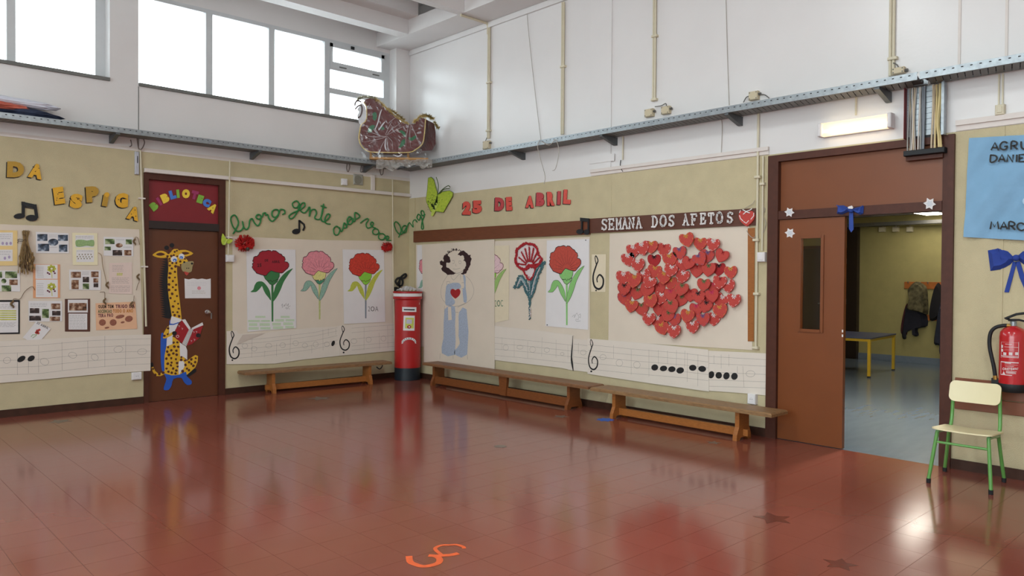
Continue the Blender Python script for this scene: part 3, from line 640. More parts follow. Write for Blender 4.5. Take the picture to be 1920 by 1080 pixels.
def carnation(t, pl, z, ax, bx, ay, by, d, petal, calyx, leaf, stem, outline=INK, rays=0, low=None, ow=.0085, leafo=None, rim=True):
    T = lambda pts: z([(ax*x+bx, ay*y+by) for x, y in pts])
    MB().ppoly(pl, T(STEM), d-.0004, d+.0006).build('stem', stem, t)
    for L_ in (LEAFL, LEAFR):
        lf = MB().ppoly(pl, T(sm(L_, 2, True)), d-.0004, d+.001).build('leaf', leaf, t)
        if leafo: MB().prib(pl, T(sm(L_, 2, True)), ow*.45, d+.0008, d+.0014, True).build('leaf_outline', leafo, lf)
    pe = MB().ppoly(pl, T(PETAL), d-.0004, d+.0014).build('petals', petal, t)
    if rim: MB().prib(pl, T(PETAL), ow, d+.0012, d+.0019, True).build('petal_outline', outline, pe)
    if rays:
        mb = MB()
        for k in range(rays):
            a = math.pi*(1.02+.93*k/(rays-1)); r = 190 if k % 2 else 225
            c = (375, 335); p1 = (c[0]+r*math.cos(a), c[1]+r*math.sin(a)*.98); p0 = (c[0]+60*math.cos(a), c[1]+60*math.sin(a))
            mb.prib(pl, T([p0, p1]), [.004, .0012], d+.0012, d+.0019)
        mb.build('petal_lines', outline, pe)
    ca = MB().ppoly(pl, T(CALYX), d-.0004, d+.0021).build('calyx', calyx, t)
    if low: MB().ppoly(pl, T(ZIG+[(445, 450), (400, 495), (375, 503), (345, 492)]), d, d+.0026).build('calyx_base', low, ca)
    MB().prib(pl, T(CALYX), ow*.6, d+.002, d+.0027, True).build('calyx_outline', outline, ca)
    MB().prib(pl, T(ZIG), ow*.8, d+.002, d+.0029).build('calyx_line', outline, ca)
grn = mat('deep_green_paint', (58, 120, 68), .7, .05); lgrn = mat('lime_green_paint', (140, 206, 66), .7, .06, 50); ygrn = mat('olive_yellow_crayon', (190, 194, 76), .8, .15, 50)
DRED = mat('dark_red_carnation_paint', (160, 28, 44), .7, .05); ORED = mat('orange_red_crayon', (204, 62, 46), .75, .2, 40); PINK = mat('pink_crayon', (224, 140, 150), .8, .15, 40)
t = thing('carnation_poster', 'white poster of a dark red carnation with green text strips', 'poster', 'carnation posters')
sheet(LW, [(462, 467), (554, 468), (555.5, 615), (464, 622)], .010, PAPER, 'sheet', parent=t)
carnation(t, LW, G1, 1, 0, 1, 0, .0106, DRED, grn, grn, grn)
PGRN = mat('pale_green_paper', (206, 222, 194), .8, .02)
for r in ((160, 893, 290, 918), (482, 893, 597, 918), (70, 945, 225, 972), (235, 945, 350, 970), (410, 935, 525, 965), (545, 935, 655, 962), (80, 985, 185, 1020), (215, 985, 345, 1020), (375, 980, 485, 1015), (515, 975, 640, 1010), (75, 1035, 205, 1068), (225, 1035, 355, 1065), (385, 1025, 515, 1058), (540, 1020, 650, 1050)):
    s_ = sheet(LW, G1(rect(*r)), .0112, PGRN, 'text_strip', parent=t, th=.001); tlines(LW, G1(rect(*r)), 2, GRN, s_, .0113, .95, seed=r[0])
mb = MB()
for txt, x, y, x1, h in (('25', 185, 275, 238, 6.5), ('DE', 280, 208, 322, 4.5), ('ABRIL', 372, 225, 470, 4.8)): (xa, ya), (xb, yb) = G1([(x, y), (x1, y-3)]); put_text(mb, LW, txt, xa, ya, h, .0115, .0128, xb, yb, bold=.05)
mb.build('lettering', mat('maroon_ink', (74, 12, 22), .7), t)
mb = MB(); mb.prib(LW, G1(sm([(490, 765), (505, 740), (500, 790), (530, 750), (530, 775), (550, 735), (560, 770), (580, 735), (575, 775), (605, 765)], 3)), .003, .0102, .0108); mb.prib(LW, G1(sm([(540, 800), (555, 785), (560, 810), (575, 785), (590, 810)], 3)), .003, .0102, .0108); mb.build('signature', LINE, t)
t = thing('paper_carnation', 'pink cut-out paper carnation with pale yellow calyx between two posters', 'paper flower')
carnation(t, LW, Z(555, 460, 7.2), .926, -29.8, 1.024, 11.5, .006, PINK, mat('pale_yellow_crayon', (222, 214, 138), .8, .15, 60), mat('sea_green_crayon', (142, 178, 160), .8, .2, 50), mat('straw_green_crayon', (190, 196, 130), .8, .2, 60), mat('dark_plum_ink', (92, 44, 60), .7), 9, mat('teal_crayon', (70, 142, 112), .8, .1), leafo=mat('slate_ink', (70, 90, 100), .7))
t = thing('carnation_poster', 'white poster of an orange-red carnation nearest the letter box', 'poster', 'carnation posters')
sheet(LW, Z(540, 430, 5.141)([(527, 193), (925, 200), (938, 893), (540, 912)]), .010, PAPER, 'sheet', parent=t)
carnation(t, LW, Z(640, 460, 7.2), .885, -3.9, .977, 42.4, .0106, ORED, lgrn, ygrn, mat('grey_blue_crayon', (136, 142, 152), .8), mat('maroon_ink2', (104, 24, 26), .7), 9)
mb = MB(); (xa, ya), (xb, yb) = Z(640, 460, 7.2)([(360, 890), (500, 890)]); put_text(mb, LW, '2ºA', xa, ya, 9, .0102, .0108, xb, yb, bold=-.01); mb.build('signature', LINE, t)
# tissue flowers on the panel corners
def pompom(label, px, py, r, d=.02):
    t = thing('tissue_flower', label, 'paper flower', 'red tissue flowers'); mb = MB(); c = LW.P(px, py, d); rn = random.Random(int(px))
    for k in range(420):
        a = rn.uniform(0, 6.28); el = rn.uniform(.05, 1.45); dr = Vector((math.cos(a)*math.cos(el), -math.sin(el)*.9, math.sin(a)*math.cos(el)*.85)); e = c+dr*r*rn.uniform(.75, 1.08); s_ = dr.orthogonal().normalized()*.011
        b = c+dr*r*.2; n = dr.cross(s_).normalized()*.004
        mb.add([b, e+s_, e-s_, e+n], [(0, 1, 2), (0, 2, 3), (0, 3, 1), (1, 3, 2)])
    mb.build('petals', mat('red_tissue', (206, 40, 36), .7, .15, 60), t)
    return t, c
t, c = pompom('large red tissue flower at the top left corner of the panel', 458, 456, .125)
MB().lathe((c.x-.0, c.y-.10, c.z-.075), [(.012, -.02), (.022, 0), (.016, .02)], 10).build('bud', mat('dark_bud', (60, 58, 48), .7), t)
pompom('smaller red tissue flower at the panel corner nearest the letter box', 724, 463, .09)
# green yarn words
Fz = Z(410, 300, 4.8)
def yarn(name, label, strokes, r=.0092):
    mb = MB()
    for s in strokes:
        P3 = [(LW if x < 767.5 else RW).P(x, y, .014) for x, y in Fz(sm(s, 5))]; mb.tube(P3, r, 6)
    mb.build('yarn_word', GYARN, None, smooth=True, label=label, cat='lettering', group='green yarn words')
yarn('w', 'green yarn word livros in joined handwriting, nearest the library door', [[(130, 665), (160, 615), (178, 560), (150, 500), (120, 505), (110, 540), (130, 600), (165, 640), (200, 635), (222, 600), (215, 552), (224, 600), (248, 626), (272, 600), (280, 545), (300, 528), (325, 570), (352, 592), (375, 560), (380, 505), (352, 490), (336, 515), (362, 533), (395, 505), (400, 480), (422, 476), (424, 496), (442, 492), (455, 530), (482, 552), (510, 530), (536, 495), (538, 455), (510, 445), (482, 465), (484, 505), (512, 515), (542, 480), (556, 445), (590, 452), (596, 478), (574, 490)]])
yarn('w', 'green yarn word gente, highest of the yarn words', [[(728, 400), (702, 368), (665, 390), (675, 425), (706, 428), (727, 395), (715, 450), (675, 515), (645, 528), (635, 502), (670, 475), (722, 452), (752, 435), (775, 412), (775, 388), (752, 388), (734, 420), (742, 460), (772, 476), (800, 450), (812, 425), (822, 435), (816, 508), (832, 455), (866, 445), (880, 480), (864, 520), (890, 536), (916, 525), (935, 470), (945, 396), (930, 470), (922, 530), (945, 556), (985, 530), (1002, 495), (978, 488), (955, 535), (968, 570), (1005, 577)], [(920, 412), (970, 430)]])
yarn('w', 'green yarn word asas, stepping upward beside the small black note', [[(1085, 612), (1060, 596), (1035, 620), (1043, 668), (1072, 672), (1090, 635), (1087, 606), (1098, 640), (1112, 638), (1122, 600), (1130, 566), (1148, 588), (1152, 608), (1126, 612)], [(1150, 608), (1165, 560), (1195, 522), (1172, 512), (1156, 550), (1174, 580), (1202, 565), (1205, 522), (1214, 552), (1228, 545), (1226, 474), (1265, 495), (1266, 515), (1236, 532)]])
yarn('w', 'green yarn word voar trailing down to the smaller tissue flower', [[(1275, 568), (1310, 540), (1340, 526), (1346, 545), (1326, 575), (1340, 612), (1372, 602), (1394, 570), (1376, 558), (1366, 580), (1392, 605), (1414, 612)], circ(1413, 645, 28, 26, 10)+[(1441, 645), (1450, 660)], circ(1468, 690, 30, 28, 10)+[(1498, 690), (1478, 722)], circ(1518, 698, 13, 14, 8)+[(1531, 698), (1512, 722), (1552, 724)]], .0085)
yarn('w', 'green yarn word longe running across the room corner', [[(1620, 697), (1640, 640), (1630, 590), (1600, 556), (1580, 575), (1596, 630), (1626, 666), (1655, 660), (1690, 602), (1668, 590), (1650, 620), (1662, 655), (1688, 645), (1697, 600), (1712, 565)], [(1718, 562), (1732, 580), (1752, 604), (1748, 560), (1766, 538), (1786, 560)], [(1818, 505), (1796, 488), (1784, 520), (1804, 542), (1820, 510), (1842, 600), (1836, 622), (1824, 610), (1830, 555), (1848, 510), (1846, 470), (1828, 455), (1820, 475), (1832, 500), (1856, 490)]], .0085)
# ================================================================== library door decorations
DOORP = Plane((0, .03, 0), (1, 0, 0), (0, 0, 1), (0, -1, 0))
D_ = lambda x, y: (250+x/4.695, 310+y/4.695)
LC = dict(g=mat('green_foam', (132, 182, 66), .6, .04), p=mat('plum_foam', (160, 52, 100), .6, .04), y=mat('yellow_foam', (240, 206, 66), .6, .04), b=mat('blue_foam', (72, 124, 206), .6, .04))
CN = dict(g='green', p='plum pink', y='yellow', b='blue')
for k, (ch, x, y, w_, h, r, c) in enumerate((('B', 182, 360, 64, 74, -38, 'g'), ('I', 228, 318, 24, 76, -32, 'p'), ('B', 280, 288, 66, 80, -24, 'y'), ('L', 346, 258, 54, 78, -16, 'b'), ('I', 394, 250, 24, 74, -6, 'g'), ('O', 464, 250, 68, 80, 2, 'y'), ('T', 540, 262, 58, 76, 14, 'p'), ('E', 590, 298, 52, 72, 18, 'g'), ('C', 647, 330, 68, 72, 26, 'b'), ('A', 700, 376, 72, 78, 40, 'y'))):
    px, py = D_(x, y)
    letter(ch, px, py, w_/4.695, h/4.695, r, DOORP, LC[c], '%s foam letter %s, %s letter of the arched word above library door' % (CN[c], ch, ORD[k]), 'foam letters of the library door sign', d=.001, th=.006, bold=.115)
E1, E2 = Z(265, 450, 7.2), Z(270, 580, 6.754)
GY = mat('giraffe_yellow_card', (226, 176, 44), .6, .05); GS = mat('brown_spots', (84, 38, 24), .6, .1); GB = mat('royal_blue_card', (36, 88, 186), .6, .05); TAUPE = mat('taupe_card', (164, 148, 104), .6, .05)
t = thing('paper_giraffe', 'cut-out paper giraffe reading a red book on the brown door', 'wall decoration')
def cut(name, pts, d, m, parent=t, th=.002): return MB().ppoly(DOORP, pts, d-th, d).build(name, m, parent)
cut('cape', E2(sm([(215, 330), (245, 300), (292, 345), (290, 465), (262, 600), (262, 790), (228, 775), (212, 600)], 3, True)), .0025, GB)
mane = [(345, 245), (330, 255)]
for k in range(26):
    f = k/25; bx = 300-55*math.sin(min(1, f*2.2)*1.57)+60*max(0, f-.35); by = 280+770*f; mane += [(bx-18, by-20), (bx+44, by+4)]
mane += [(380, 1062), (412, 1025), (392, 900), (372, 780), (357, 640), (355, 520), (362, 400)]
cut('mane', E1(mane), .003, BLACK)
body = E2([(285, 465), (360, 440), (360, 345), (400, 362), (450, 400), (455, 595), (500, 600), (545, 655), (600, 610), (650, 578), (685, 592), (680, 660), (650, 735), (600, 780), (545, 832), (500, 795), (440, 835), (350, 838), (300, 830), (265, 815), (258, 700), (262, 580)])
b_ = cut('body', body, .0045, GY)
nk = E1([(350, 195), (400, 165), (420, 135), (440, 122), (490, 120), (540, 180), (600, 245), (632, 285), (560, 335), (520, 355), (482, 345), (483, 450), (497, 640), (520, 830), (547, 1090), (412, 1040), (392, 900), (371, 780), (357, 640), (355, 520), (365, 400), (370, 280)])
n_ = cut('neck_and_head', nk, .0050, GY)
cut('shirt', E2([(350, 85), (470, 122), (478, 140), (440, 168), (380, 300), (360, 345), (360, 440), (285, 468), (290, 370), (318, 300), (316, 205), (332, 185), (334, 150)]), .0058, PAPER)
cut('collar_stripe', E2([(322, 150), (334, 130), (330, 180), (372, 184), (442, 162), (440, 174), (375, 198), (322, 198)]), .0066, GB)
cut('shirt', E2([(452, 420), (530, 470), (548, 520), (548, 640), (500, 602), (456, 595)]), .0052, PAPER)
cut('belly_patch', E2(sm([(440, 675), (465, 655), (500, 660), (515, 700), (500, 750), (465, 795), (440, 825)], 3, True)), .0054, PAPER)
cut('trousers', E2(sm([(255, 812), (350, 836), (450, 826), (530, 790), (545, 850), (602, 905), (598, 948), (545, 957), (500, 912), (470, 865), (372, 882), (350, 960), (310, 1020), (250, 1018), (262, 955), (285, 880)], 2, True)), .0060, GB)
cut('shoe', E2([(540, 832), (640, 750), (665, 760), (662, 790), (570, 852), (545, 852)]), .0066, BLACK)
cut('tail', E2([(270, 772), (230, 800), (182, 815), (142, 780), (112, 715), (95, 728), (110, 790), (150, 845), (210, 845), (272, 815)]), .0030, GY)
cut('tail_tip', E2([(100, 665), (118, 690), (118, 725), (92, 735), (84, 690)]), .0036, BLACK)
a_ = cut('arm', E2([(300, 215), (322, 230), (310, 312), (365, 285), (388, 305), (345, 335), (270, 370), (240, 365), (250, 300)]), .0072, GY)
for pts in ([(150, 205), (190, 170), (240, 147), (300, 150), (352, 182), (360, 225), (300, 242), (220, 236)], [(500, 150), (560, 133), (625, 140), (702, 180), (640, 214), (575, 220)]): cut('ear', E1(sm(pts, 2, True)), .0042, GY)
for pts in ([(198, 192), (235, 174), (275, 172), (322, 194), (270, 212), (220, 208)], [(545, 168), (600, 160), (652, 178), (600, 197), (568, 195)]): cut('inner_ear', E1(sm(pts, 2, True)), .0050, GS)
for pts, c in (([(345, 120), (380, 118), (392, 160), (365, 165)], (342, 105)), ([(408, 95), (432, 92), (440, 135), (420, 150)], (413, 72))):
    h_ = cut('horn', E1(pts), .0040, GS); cut('horn_tip', E1(circ(*c, 32, 30)), .0046, BLACK, h_)
for (x, y, r), (ix, iy, ir) in (((442, 260, 43), (452, 273, 27)), ((542, 222, 40), (540, 238, 25))):
    e_ = cut('eye', E1(circ(x, y, r, r*.95, 18)), .0062, PAPER); cut('iris', E1(circ(ix, iy, ir, ir*.85, 14)), .0068, LC['b'], e_); cut('glint', E1(circ(ix-4, iy+8, 9, 9, 8)), .0074, PAPER, e_)
cut('tongue', E1(sm([(570, 385), (600, 425), (645, 440), (610, 480), (578, 430)], 2, True)), .0056, RED)
mz = cut('muzzle', E1(sm([(545, 330), (580, 298), (640, 290), (690, 286), (708, 305), (690, 360), (680, 420), (640, 440), (590, 425), (562, 425), (540, 380)], 2, True)), .0064, TAUPE)
for x, y, r in ((580, 298, 14), (684, 318, 16), (613, 381, 8), (639, 381, 8)): cut('nostril', E1(circ(x, y, r, r*.9, 10)), .0070, BLACK, mz)
sp = MB(); rn = random.Random(5)
for P_, z, d in (([(410, 385), (455, 430), (388, 450), (455, 505), (378, 510), (425, 555), (470, 605), (375, 600), (425, 637), (372, 675), (463, 675), (417, 727), (480, 757), (395, 783), (452, 827), (497, 860), (427, 897), (505, 927), (428, 975), (488, 975), (450, 1015), (510, 1030), (384, 345), (462, 355), (420, 310), (473, 310), (385, 285), (355, 220), (380, 255), (440, 205), (483, 220), (405, 215), (525, 290), (530, 335), (590, 255), (450, 160), (480, 145), (370, 175)], E1, .0050),
                 ([(385, 470), (435, 475), (305, 480), (295, 535), (345, 520), (410, 525), (370, 560), (315, 575), (413, 575), (283, 625), (345, 618), (405, 632), (475, 605), (470, 640), (300, 687), (420, 680), (350, 675), (343, 710), (370, 750), (285, 750), (410, 775), (425, 725), (310, 790), (352, 803), (400, 812), (375, 420), (423, 418), (520, 648), (525, 705), (570, 670), (600, 633), (655, 620), (648, 668), (625, 715), (600, 690), (545, 750), (490, 785), (570, 770)], E2, .0050),
                 ([(115, 755), (145, 830), (195, 817), (243, 803)], E2, .0031), ([(305, 240), (258, 335), (300, 315)], E2, .0073)):
    for x, y in P_:
        r = rn.uniform(14, 21); sp.ppoly(DOORP, z([(x+r*rn.uniform(.75, 1.15)*math.cos(a*.9), y+r*rn.uniform(.75, 1.1)*math.sin(a*.9)) for a in range(7)]), d-.0004, d+.0006)
sp.build('spots', GS, t, kind='stuff')
bk = cut('book_cover', E2([(480, 138), (570, 258), (488, 432), (400, 368), (395, 262)]), .0080, mat('book_red', (160, 28, 38), .5, .04)); cut('book_cover', E2([(625, 250), (752, 200), (722, 280), (702, 360), (605, 442), (532, 462)]), .0080, mat('book_red', (0, 0, 0)))
cut('book_pages', E2([(478, 132), (522, 125), (562, 190), (592, 240), (570, 258)]), .0084, PAPER); cut('book_pages', E2([(598, 240), (740, 165), (752, 200), (625, 252)]), .0084, PAPER)
sn = cut('book_spine', E2([(572, 252), (630, 246), (535, 468), (484, 432)]), .0088, PAPER); mb = MB()
for k in range(5): f = (k+.5)/5; mb.prib(DOORP, E2([(572+58*f, 255), (484+51*f, 434+32*f)]), .003, .0086, .0094)
mb.build('spine_stripes', INK, sn)
mb = MB()
for x, y in ((445, 212), (485, 245), (632, 288), (665, 285), (640, 385), (600, 400)): mb.prib(DOORP, E2([(x-10, y-8), (x+8, y-2), (x-4, y+12)]), .004, .0078, .0088)
mb.prib(DOORP, E2(circ(425, 342, 17, 15, 12)), .0045, .0078, .0088, True); mb.build('cover_marks', PAPER, bk)
for x, y in ((386, 303), (688, 330)): cut('hoof', E2(circ(x, y, 30, 27)), .0096, BLACK)
# notice sheet
t = thing('notice_sheet', 'white notice with torn top edge on the library door', 'paper sheet')
sheet(DOORP, E1([(583, 520), (640, 532), (700, 518), (760, 530), (820, 520), (880, 532), (937, 520), (938, 785), (590, 787)]), .004, PAPER, 'sheet', parent=t)
tlines(DOORP, E1(rect(620, 560, 910, 625)), 3, mat('faint_pencil', (196, 190, 194), .8), t, .0042)
mb = MB(); mb.ppoly(DOORP, E1(circ(780, 650, 26, 24, 10)), .004, .0052); mb.build('flower_drawing', PINK, t); tlines(DOORP, E1(rect(685, 680, 885, 730)), 3, mat('brown_ink', (150, 130, 90), .7), t, .0042, seed=4)

# ================================================================== fittings on the window wall
PIPE = mat('cream_conduit', (210, 200, 174), .45, .03)
def conduit(pl, pts, label, r=.011, d=.016, clips=(), group='cream cable conduits', name='conduit', m=None, n=8):
    t = thing(name, label, 'conduit', group); MB().tube([pl.P(x, y, d) for x, y in pts], r, n).build('pipe', m or PIPE, t, smooth=True)
    for x, y in clips: u, v = pl.px(x, y, d); MB().pbox(pl, u-.035, u+.035, v-.008, v+.008, .001, d+r+.003).build('clip', TRUNK, t)
    return t
conduit(LW, [(263, 281), (269, 440), (274, 612)], 'cream conduit running down beside the left edge of library door frame', clips=[(266, 372), (271, 500)])
conduit(LW, [(431, 300), (429.5, 400), (428, 478)], 'cream conduit running down right of the library door into a switch box', .009, .058, clips=[(430, 445)])
conduit(LW, [(736, 336), (737, 520), (742, 690)], 'thin cream conduit in the corner beside the letter box', .008, .056)
def wbox(pl, x0, y0, x1, y1, d, name, label, cat, m=TRUNK, extra=None, bev=.006, group=None):
    a, b = pl.px(x0, y1, 0), pl.px(x1, y0, 0); t = thing(name, label, cat, group)
    o = MB().pbox(pl, a[0], b[0], a[1], b[1], .001, d, bev).build('body', m, t)
    if extra: extra(t, a, b, d)
    return t
def rocker(pl):
    def f(t, a, b, d): w_, h = b[0]-a[0], b[1]-a[1]; MB().pbox(pl, a[0]+w_*.2, b[0]-w_*.2, a[1]+h*.2, b[1]-h*.2, d, d+.005, .002).build('rocker', PAPER, t)
    return f
def sock(pl):
    def f(t, a, b, d):
        cx, cy = (a[0]+b[0])/2, (a[1]+b[1])/2; MB().lathe(pl.p(cx, cy, d-.001), [(.022, 0), (.024, .004), (.019, .004), (.017, .002)], 18, axis=pl.n).build('socket_ring', PAPER, t)
        for s in (-1, 1): MB().pbox(pl, cx+s*.009-.0025, cx+s*.009+.0025, cy-.003, cy+.003, d+.001, d+.002).build('socket_hole', BLACK, t)
    return f
wbox(LW, 422, 478, 436.5, 491, .05, 'light_switch', 'white switch box at the foot of the conduit right of library door', 'switch', PAPER, rocker(LW))
wbox(LW, 246, 697, 263.5, 712, .045, 'wall_socket', 'white wall socket under the stave left of library door', 'socket', PAPER, sock(LW))
wbox(LW, 639, 336, 649, 347, .04, 'light_switch', 'small white switch box on the trunking under the sleigh', 'switch', PAPER, rocker(LW))
wbox(LW, 252, 285, 259.5, 327, .03, 'door_closer_plate', 'slim grey metal box above the left edge of library door', 'wall box', mat('pale_grey_metal', (188, 188, 196), .4), lambda t, a, b, d: MB().pbox(LW, a[0]+.02, b[0]-.015, b[1]-.13, b[1]-.05, d, d+.003).build('window', BLACK, t))
t = thing('wall_speaker', 'square grey perforated speaker grille on green wall below the tray', 'speaker'); a, b = LW.px(662, 346), LW.px(680, 328)
MB().pbox(LW, a[0], b[0], a[1], b[1], .001, .02, .01).build('housing', mat('grey_plastic', (160, 156, 144), .5), t); c = LW.P(671, 337, .02)
MB().lathe(c, [(.06, 0), (.06, .004), (.045, .006), (.02, .004), (.001, .004)], 20, axis=(0, -1, 0)).build('grille', mat('dull_grey', (136, 132, 118), .6), t)
t = thing('cable_trunking', 'white cable trunking running from library door to the room corner', 'trunking')
a, b = LW.px(269, 322), LW.px(778, 371); z0, z1 = 2.622, 2.668
MB().pbox(LW, a[0], -.003, z0, z1, .0135, .045, .004).build('cover', TRUNK, t)
MB().pbox(LW, DX1+.05, -.003, z0+.01, z1-.01, .001, .0134).build('base', TRUNK, t)
a = LW.px(700, 330)[0]; MB().pbox(LW, a-.045, a+.01, z1+.001, BL-.002, .001, .03, .003).build('riser', TRUNK, t)
struct(MB().pbox(LW, -13, .0, BL-.03, BL+.012, .0005, .006), 'trim_9', TRUNK)
# little butterfly on the conduit
def butterfly(t, pl, wings, body, d, m1, m2, tilt=0):
    for w_ in wings: MB().ppoly(pl, w_, d, d+.006).build('wing', m1, t)
    MB().prib(pl, body, .02, d+.006, d+.012).build('body', m2, t)
LIME = mat('lime_card', (166, 200, 60), .6, .14, 30, rgb2=(196, 208, 70)); LIME2 = mat('pale_lime_card', (190, 208, 92), .6, .1, 30)
D2 = Z(250, 310, 4.695)
t = thing('paper_butterfly', 'small lime paper butterfly on the conduit right of library door', 'butterfly', 'lime paper butterflies')
butterfly(t, LW, [D2(sm([(785, 600), (805, 625), (820, 655), (818, 690), (790, 702), (775, 665)], 2, True)), D2(sm([(820, 650), (868, 652), (872, 668), (845, 690), (825, 685)], 2, True))], D2([(800, 700), (825, 650)]), .071, LIME, LIME2)
# loose cable loops hanging under the tray
CAB = mat('brown_grey_cable', (112, 98, 92), .6, .1)
for lb, pl, pts in (('thin brown cable loop hanging from the tray above library door, left one', LW, [(245, 262), (247, 272), (243, 275)]), ('looped brown cable hanging from the tray beside the tall conduit', LW, [(257, 258), (260, 278), (266, 279), (271, 268), (269, 260)]),
                    ('brown cable tail hanging under the tray left of the sleigh', LW, [(651, 306), (650, 316), (653, 322), (656, 312), (654, 306)]), ('second brown cable tail hanging nearer the sleigh', LW, [(678, 309), (676, 322), (681, 320), (681, 310)]),
                    ('brown cable loop hanging under the wrapped sleigh', LW, [(712, 314), (714, 327), (718, 326), (720, 314)])):
    MB().tube([pl.P(x, y, .03) for x, y in sm(pts, 4)], .006, 5).build('hanging_cable', CAB, None, smooth=True, label=lb, cat='cable', group='loose cables under the tray')
# ================================================================== RIGHT WALL: boards, panels, drawings
N_ = Z(770, 320, 5.486)
t = MB().ppoly(RW, N_([(28, 622), (1840, 508), (1840, 655), (28, 738)]), .001, .022).build('wooden_board', WOODB, None, label='long plain brown board above the girl drawing', cat='board', group='brown wooden boards on the right wall')
t = MB().ppoly(RW, Z(1080, 370, 5.189)([(128, 208), (1748, 105), (1748, 270), (130, 348)]), .001, .024).build('wooden_board', mat('dark_brown_board', (92, 52, 38), .45, .12, 8, stretch=(1, 1, 14)), None, label='dark brown board carrying the white lace words', cat='board', group='brown wooden boards on the right wall')
MB().ppoly(RW, [(1402, 428), (1415, 427), (1413, 640), (1402, 640)], .001, .008).build('wooden_board', BENCH, None, label='narrow upright brown strip right of the hearts panel', cat='board', group='brown wooden boards on the right wall')
# 25 DE ABRIL
salD = mat('dark_salmon_card', (186, 66, 70), .6, .15, 60)
for k, (ch, x, y, w_, h, r, m) in enumerate((('2', 575, 385, 82, 138, 2, SALM), ('5', 682, 372, 92, 132, -2, SALM), ('D', 912, 345, 92, 138, 2, salD), ('E', 1010, 340, 58, 140, -3, SALM), ('A', 1224, 320, 82, 125, 2, SALM), ('B', 1332, 295, 82, 140, 2, salD), ('R', 1440, 288, 75, 145, -2, SALM), ('I', 1524, 280, 32, 140, 2, salD), ('L', 1608, 268, 74, 148, 3, SALM))):
    px, py = N_([(x, y)])[0]
    lb = ['salmon cut-out numeral 2 beside the large butterfly', 'salmon cut-out numeral 5 with ragged edge', 'dark salmon cut-out letter D, start of the word DE', 'salmon cut-out letter E, end of the word DE', 'salmon cut-out letter A, start of ABRIL', 'dark salmon cut-out letter B in ABRIL', 'salmon cut-out letter R in ABRIL', 'thin dark salmon cut-out letter I in ABRIL', 'salmon cut-out letter L, end of ABRIL'][k]
    letter(ch, px, py, w_/5.486, h/5.486, r, RW, m, lb, 'salmon letters of the date', bold=.085, back=BLACK, boff=(-1.4, 1.2), th=.014)
# large butterfly
t = thing('paper_butterfly', 'large lime paper butterfly with green markings near the room corner', 'butterfly', 'lime paper butterflies')
wl_ = [(180, 75), (210, 66), (235, 90), (262, 190), (278, 245), (275, 330), (240, 430), (205, 420), (162, 320), (158, 290), (170, 200)]
wr_ = [(278, 245), (330, 215), (400, 205), (432, 225), (430, 262), (335, 428), (262, 420), (225, 400), (250, 330)]
for w_ in (wl_, wr_): MB().ppoly(RW, N_(w_), .020, .026).build('wing', LIME, t)
mb = MB()
for w_ in (wl_, wr_): mb.prib(RW, N_(w_), .007, .0255, .0268, True)
mb.build('wing_outline', mat('green_outline', (84, 110, 44), .7), t)
MB().ppoly(RW, N_([(225, 400), (262, 330), (280, 350), (240, 440), (225, 468), (205, 462)]), .026, .034).build('body', LIME2, t)
for p in ([(275, 245), (285, 150), (262, 66)], [(285, 240), (330, 190), (385, 155), (405, 170)], [(300, 235), (345, 190), (400, 185)]): MB().tube([RW.P(*q, .03+.01*i) for i, q in enumerate(N_(sm(p, 4)))], .006, 5).build('antenna', mat('dark_green_wire', (86, 104, 62), .7), t)
mb = MB(); rn = random.Random(2)
for k in range(60): x, y = rn.gauss(235, 38), rn.gauss(320, 36); mb.ppoly(RW, N_(circ(min(330, max(178, x)), min(400, max(250, y)), 3.5, 3.5, 5)), .0268, .0278)
for x, y in ((220, 350), (235, 372), (252, 345), (240, 390), (225, 365)): mb.ppoly(RW, N_(circ(x, y, 16, 9, 8, .5)), .0341, .0352)
mb.build('speckles', mat('dark_green_ink', (52, 70, 28), .7), t, kind='stuff')
MB().tube([RW.P(*q, .012) for q in N_([(180, 330), (230, 470)])], .004, 5).build('wing_wire', LIME2, t) if False else None
# SEMANA DOS AFETOS
SF = {'S': [[(.9, .2), (.75, .06), (.4, .03), (.15, .2), (.25, .42), (.65, .55), (.88, .74), (.72, .95), (.38, .98), (.12, .8)], [(.92, .02), (.92, .26)], [(.1, .72), (.1, .98)]],
      'E': [[(.2, 0), (.2, 1)], [(0, 0), (.9, 0), (.9, .25)], [(0, 1), (.92, 1), (.92, .72)], [(.2, .5), (.65, .5)], [(.65, .38), (.65, .62)]],
      'M': [[(.15, 1), (.15, 0), (.5, .65), (.85, 0), (.85, 1)], [(0, 1), (.32, 1)], [(.68, 1), (1, 1)], [(0, 0), (.15, 0)], [(.85, 0), (1, 0)]],
      'A': [[(.12, 1), (.5, 0), (.88, 1)], [(.27, .64), (.73, .64)], [(0, 1), (.3, 1)], [(.7, 1), (1, 1)], [(.32, 0), (.5, 0)]],
      'N': [[(.15, 1), (.15, 0), (.85, 1), (.85, 0)], [(0, 1), (.3, 1)], [(.7, 0), (1, 0)], [(0, 0), (.15, 0)]],
      'D': [[(.2, 0), (.2, 1)], [(0, 0), (.5, 0), (.85, .2), (.95, .5), (.85, .8), (.5, 1), (0, 1)]],
      'O': [circ(.5, .5, .45, .5, 16) + [(.95, .5)]],
      'F': [[(.2, 0), (.2, 1)], [(0, 0), (.92, 0), (.92, .25)], [(.2, .5), (.65, .5)], [(.65, .38), (.65, .62)], [(0, 1), (.42, 1)]],
      'T': [[(.5, 0), (.5, 1)], [(.05, .26), (.05, 0), (.95, 0), (.95, .26)], [(.28, 1), (.72, 1)]]}
Pz = Z(1080, 370, 5.189)
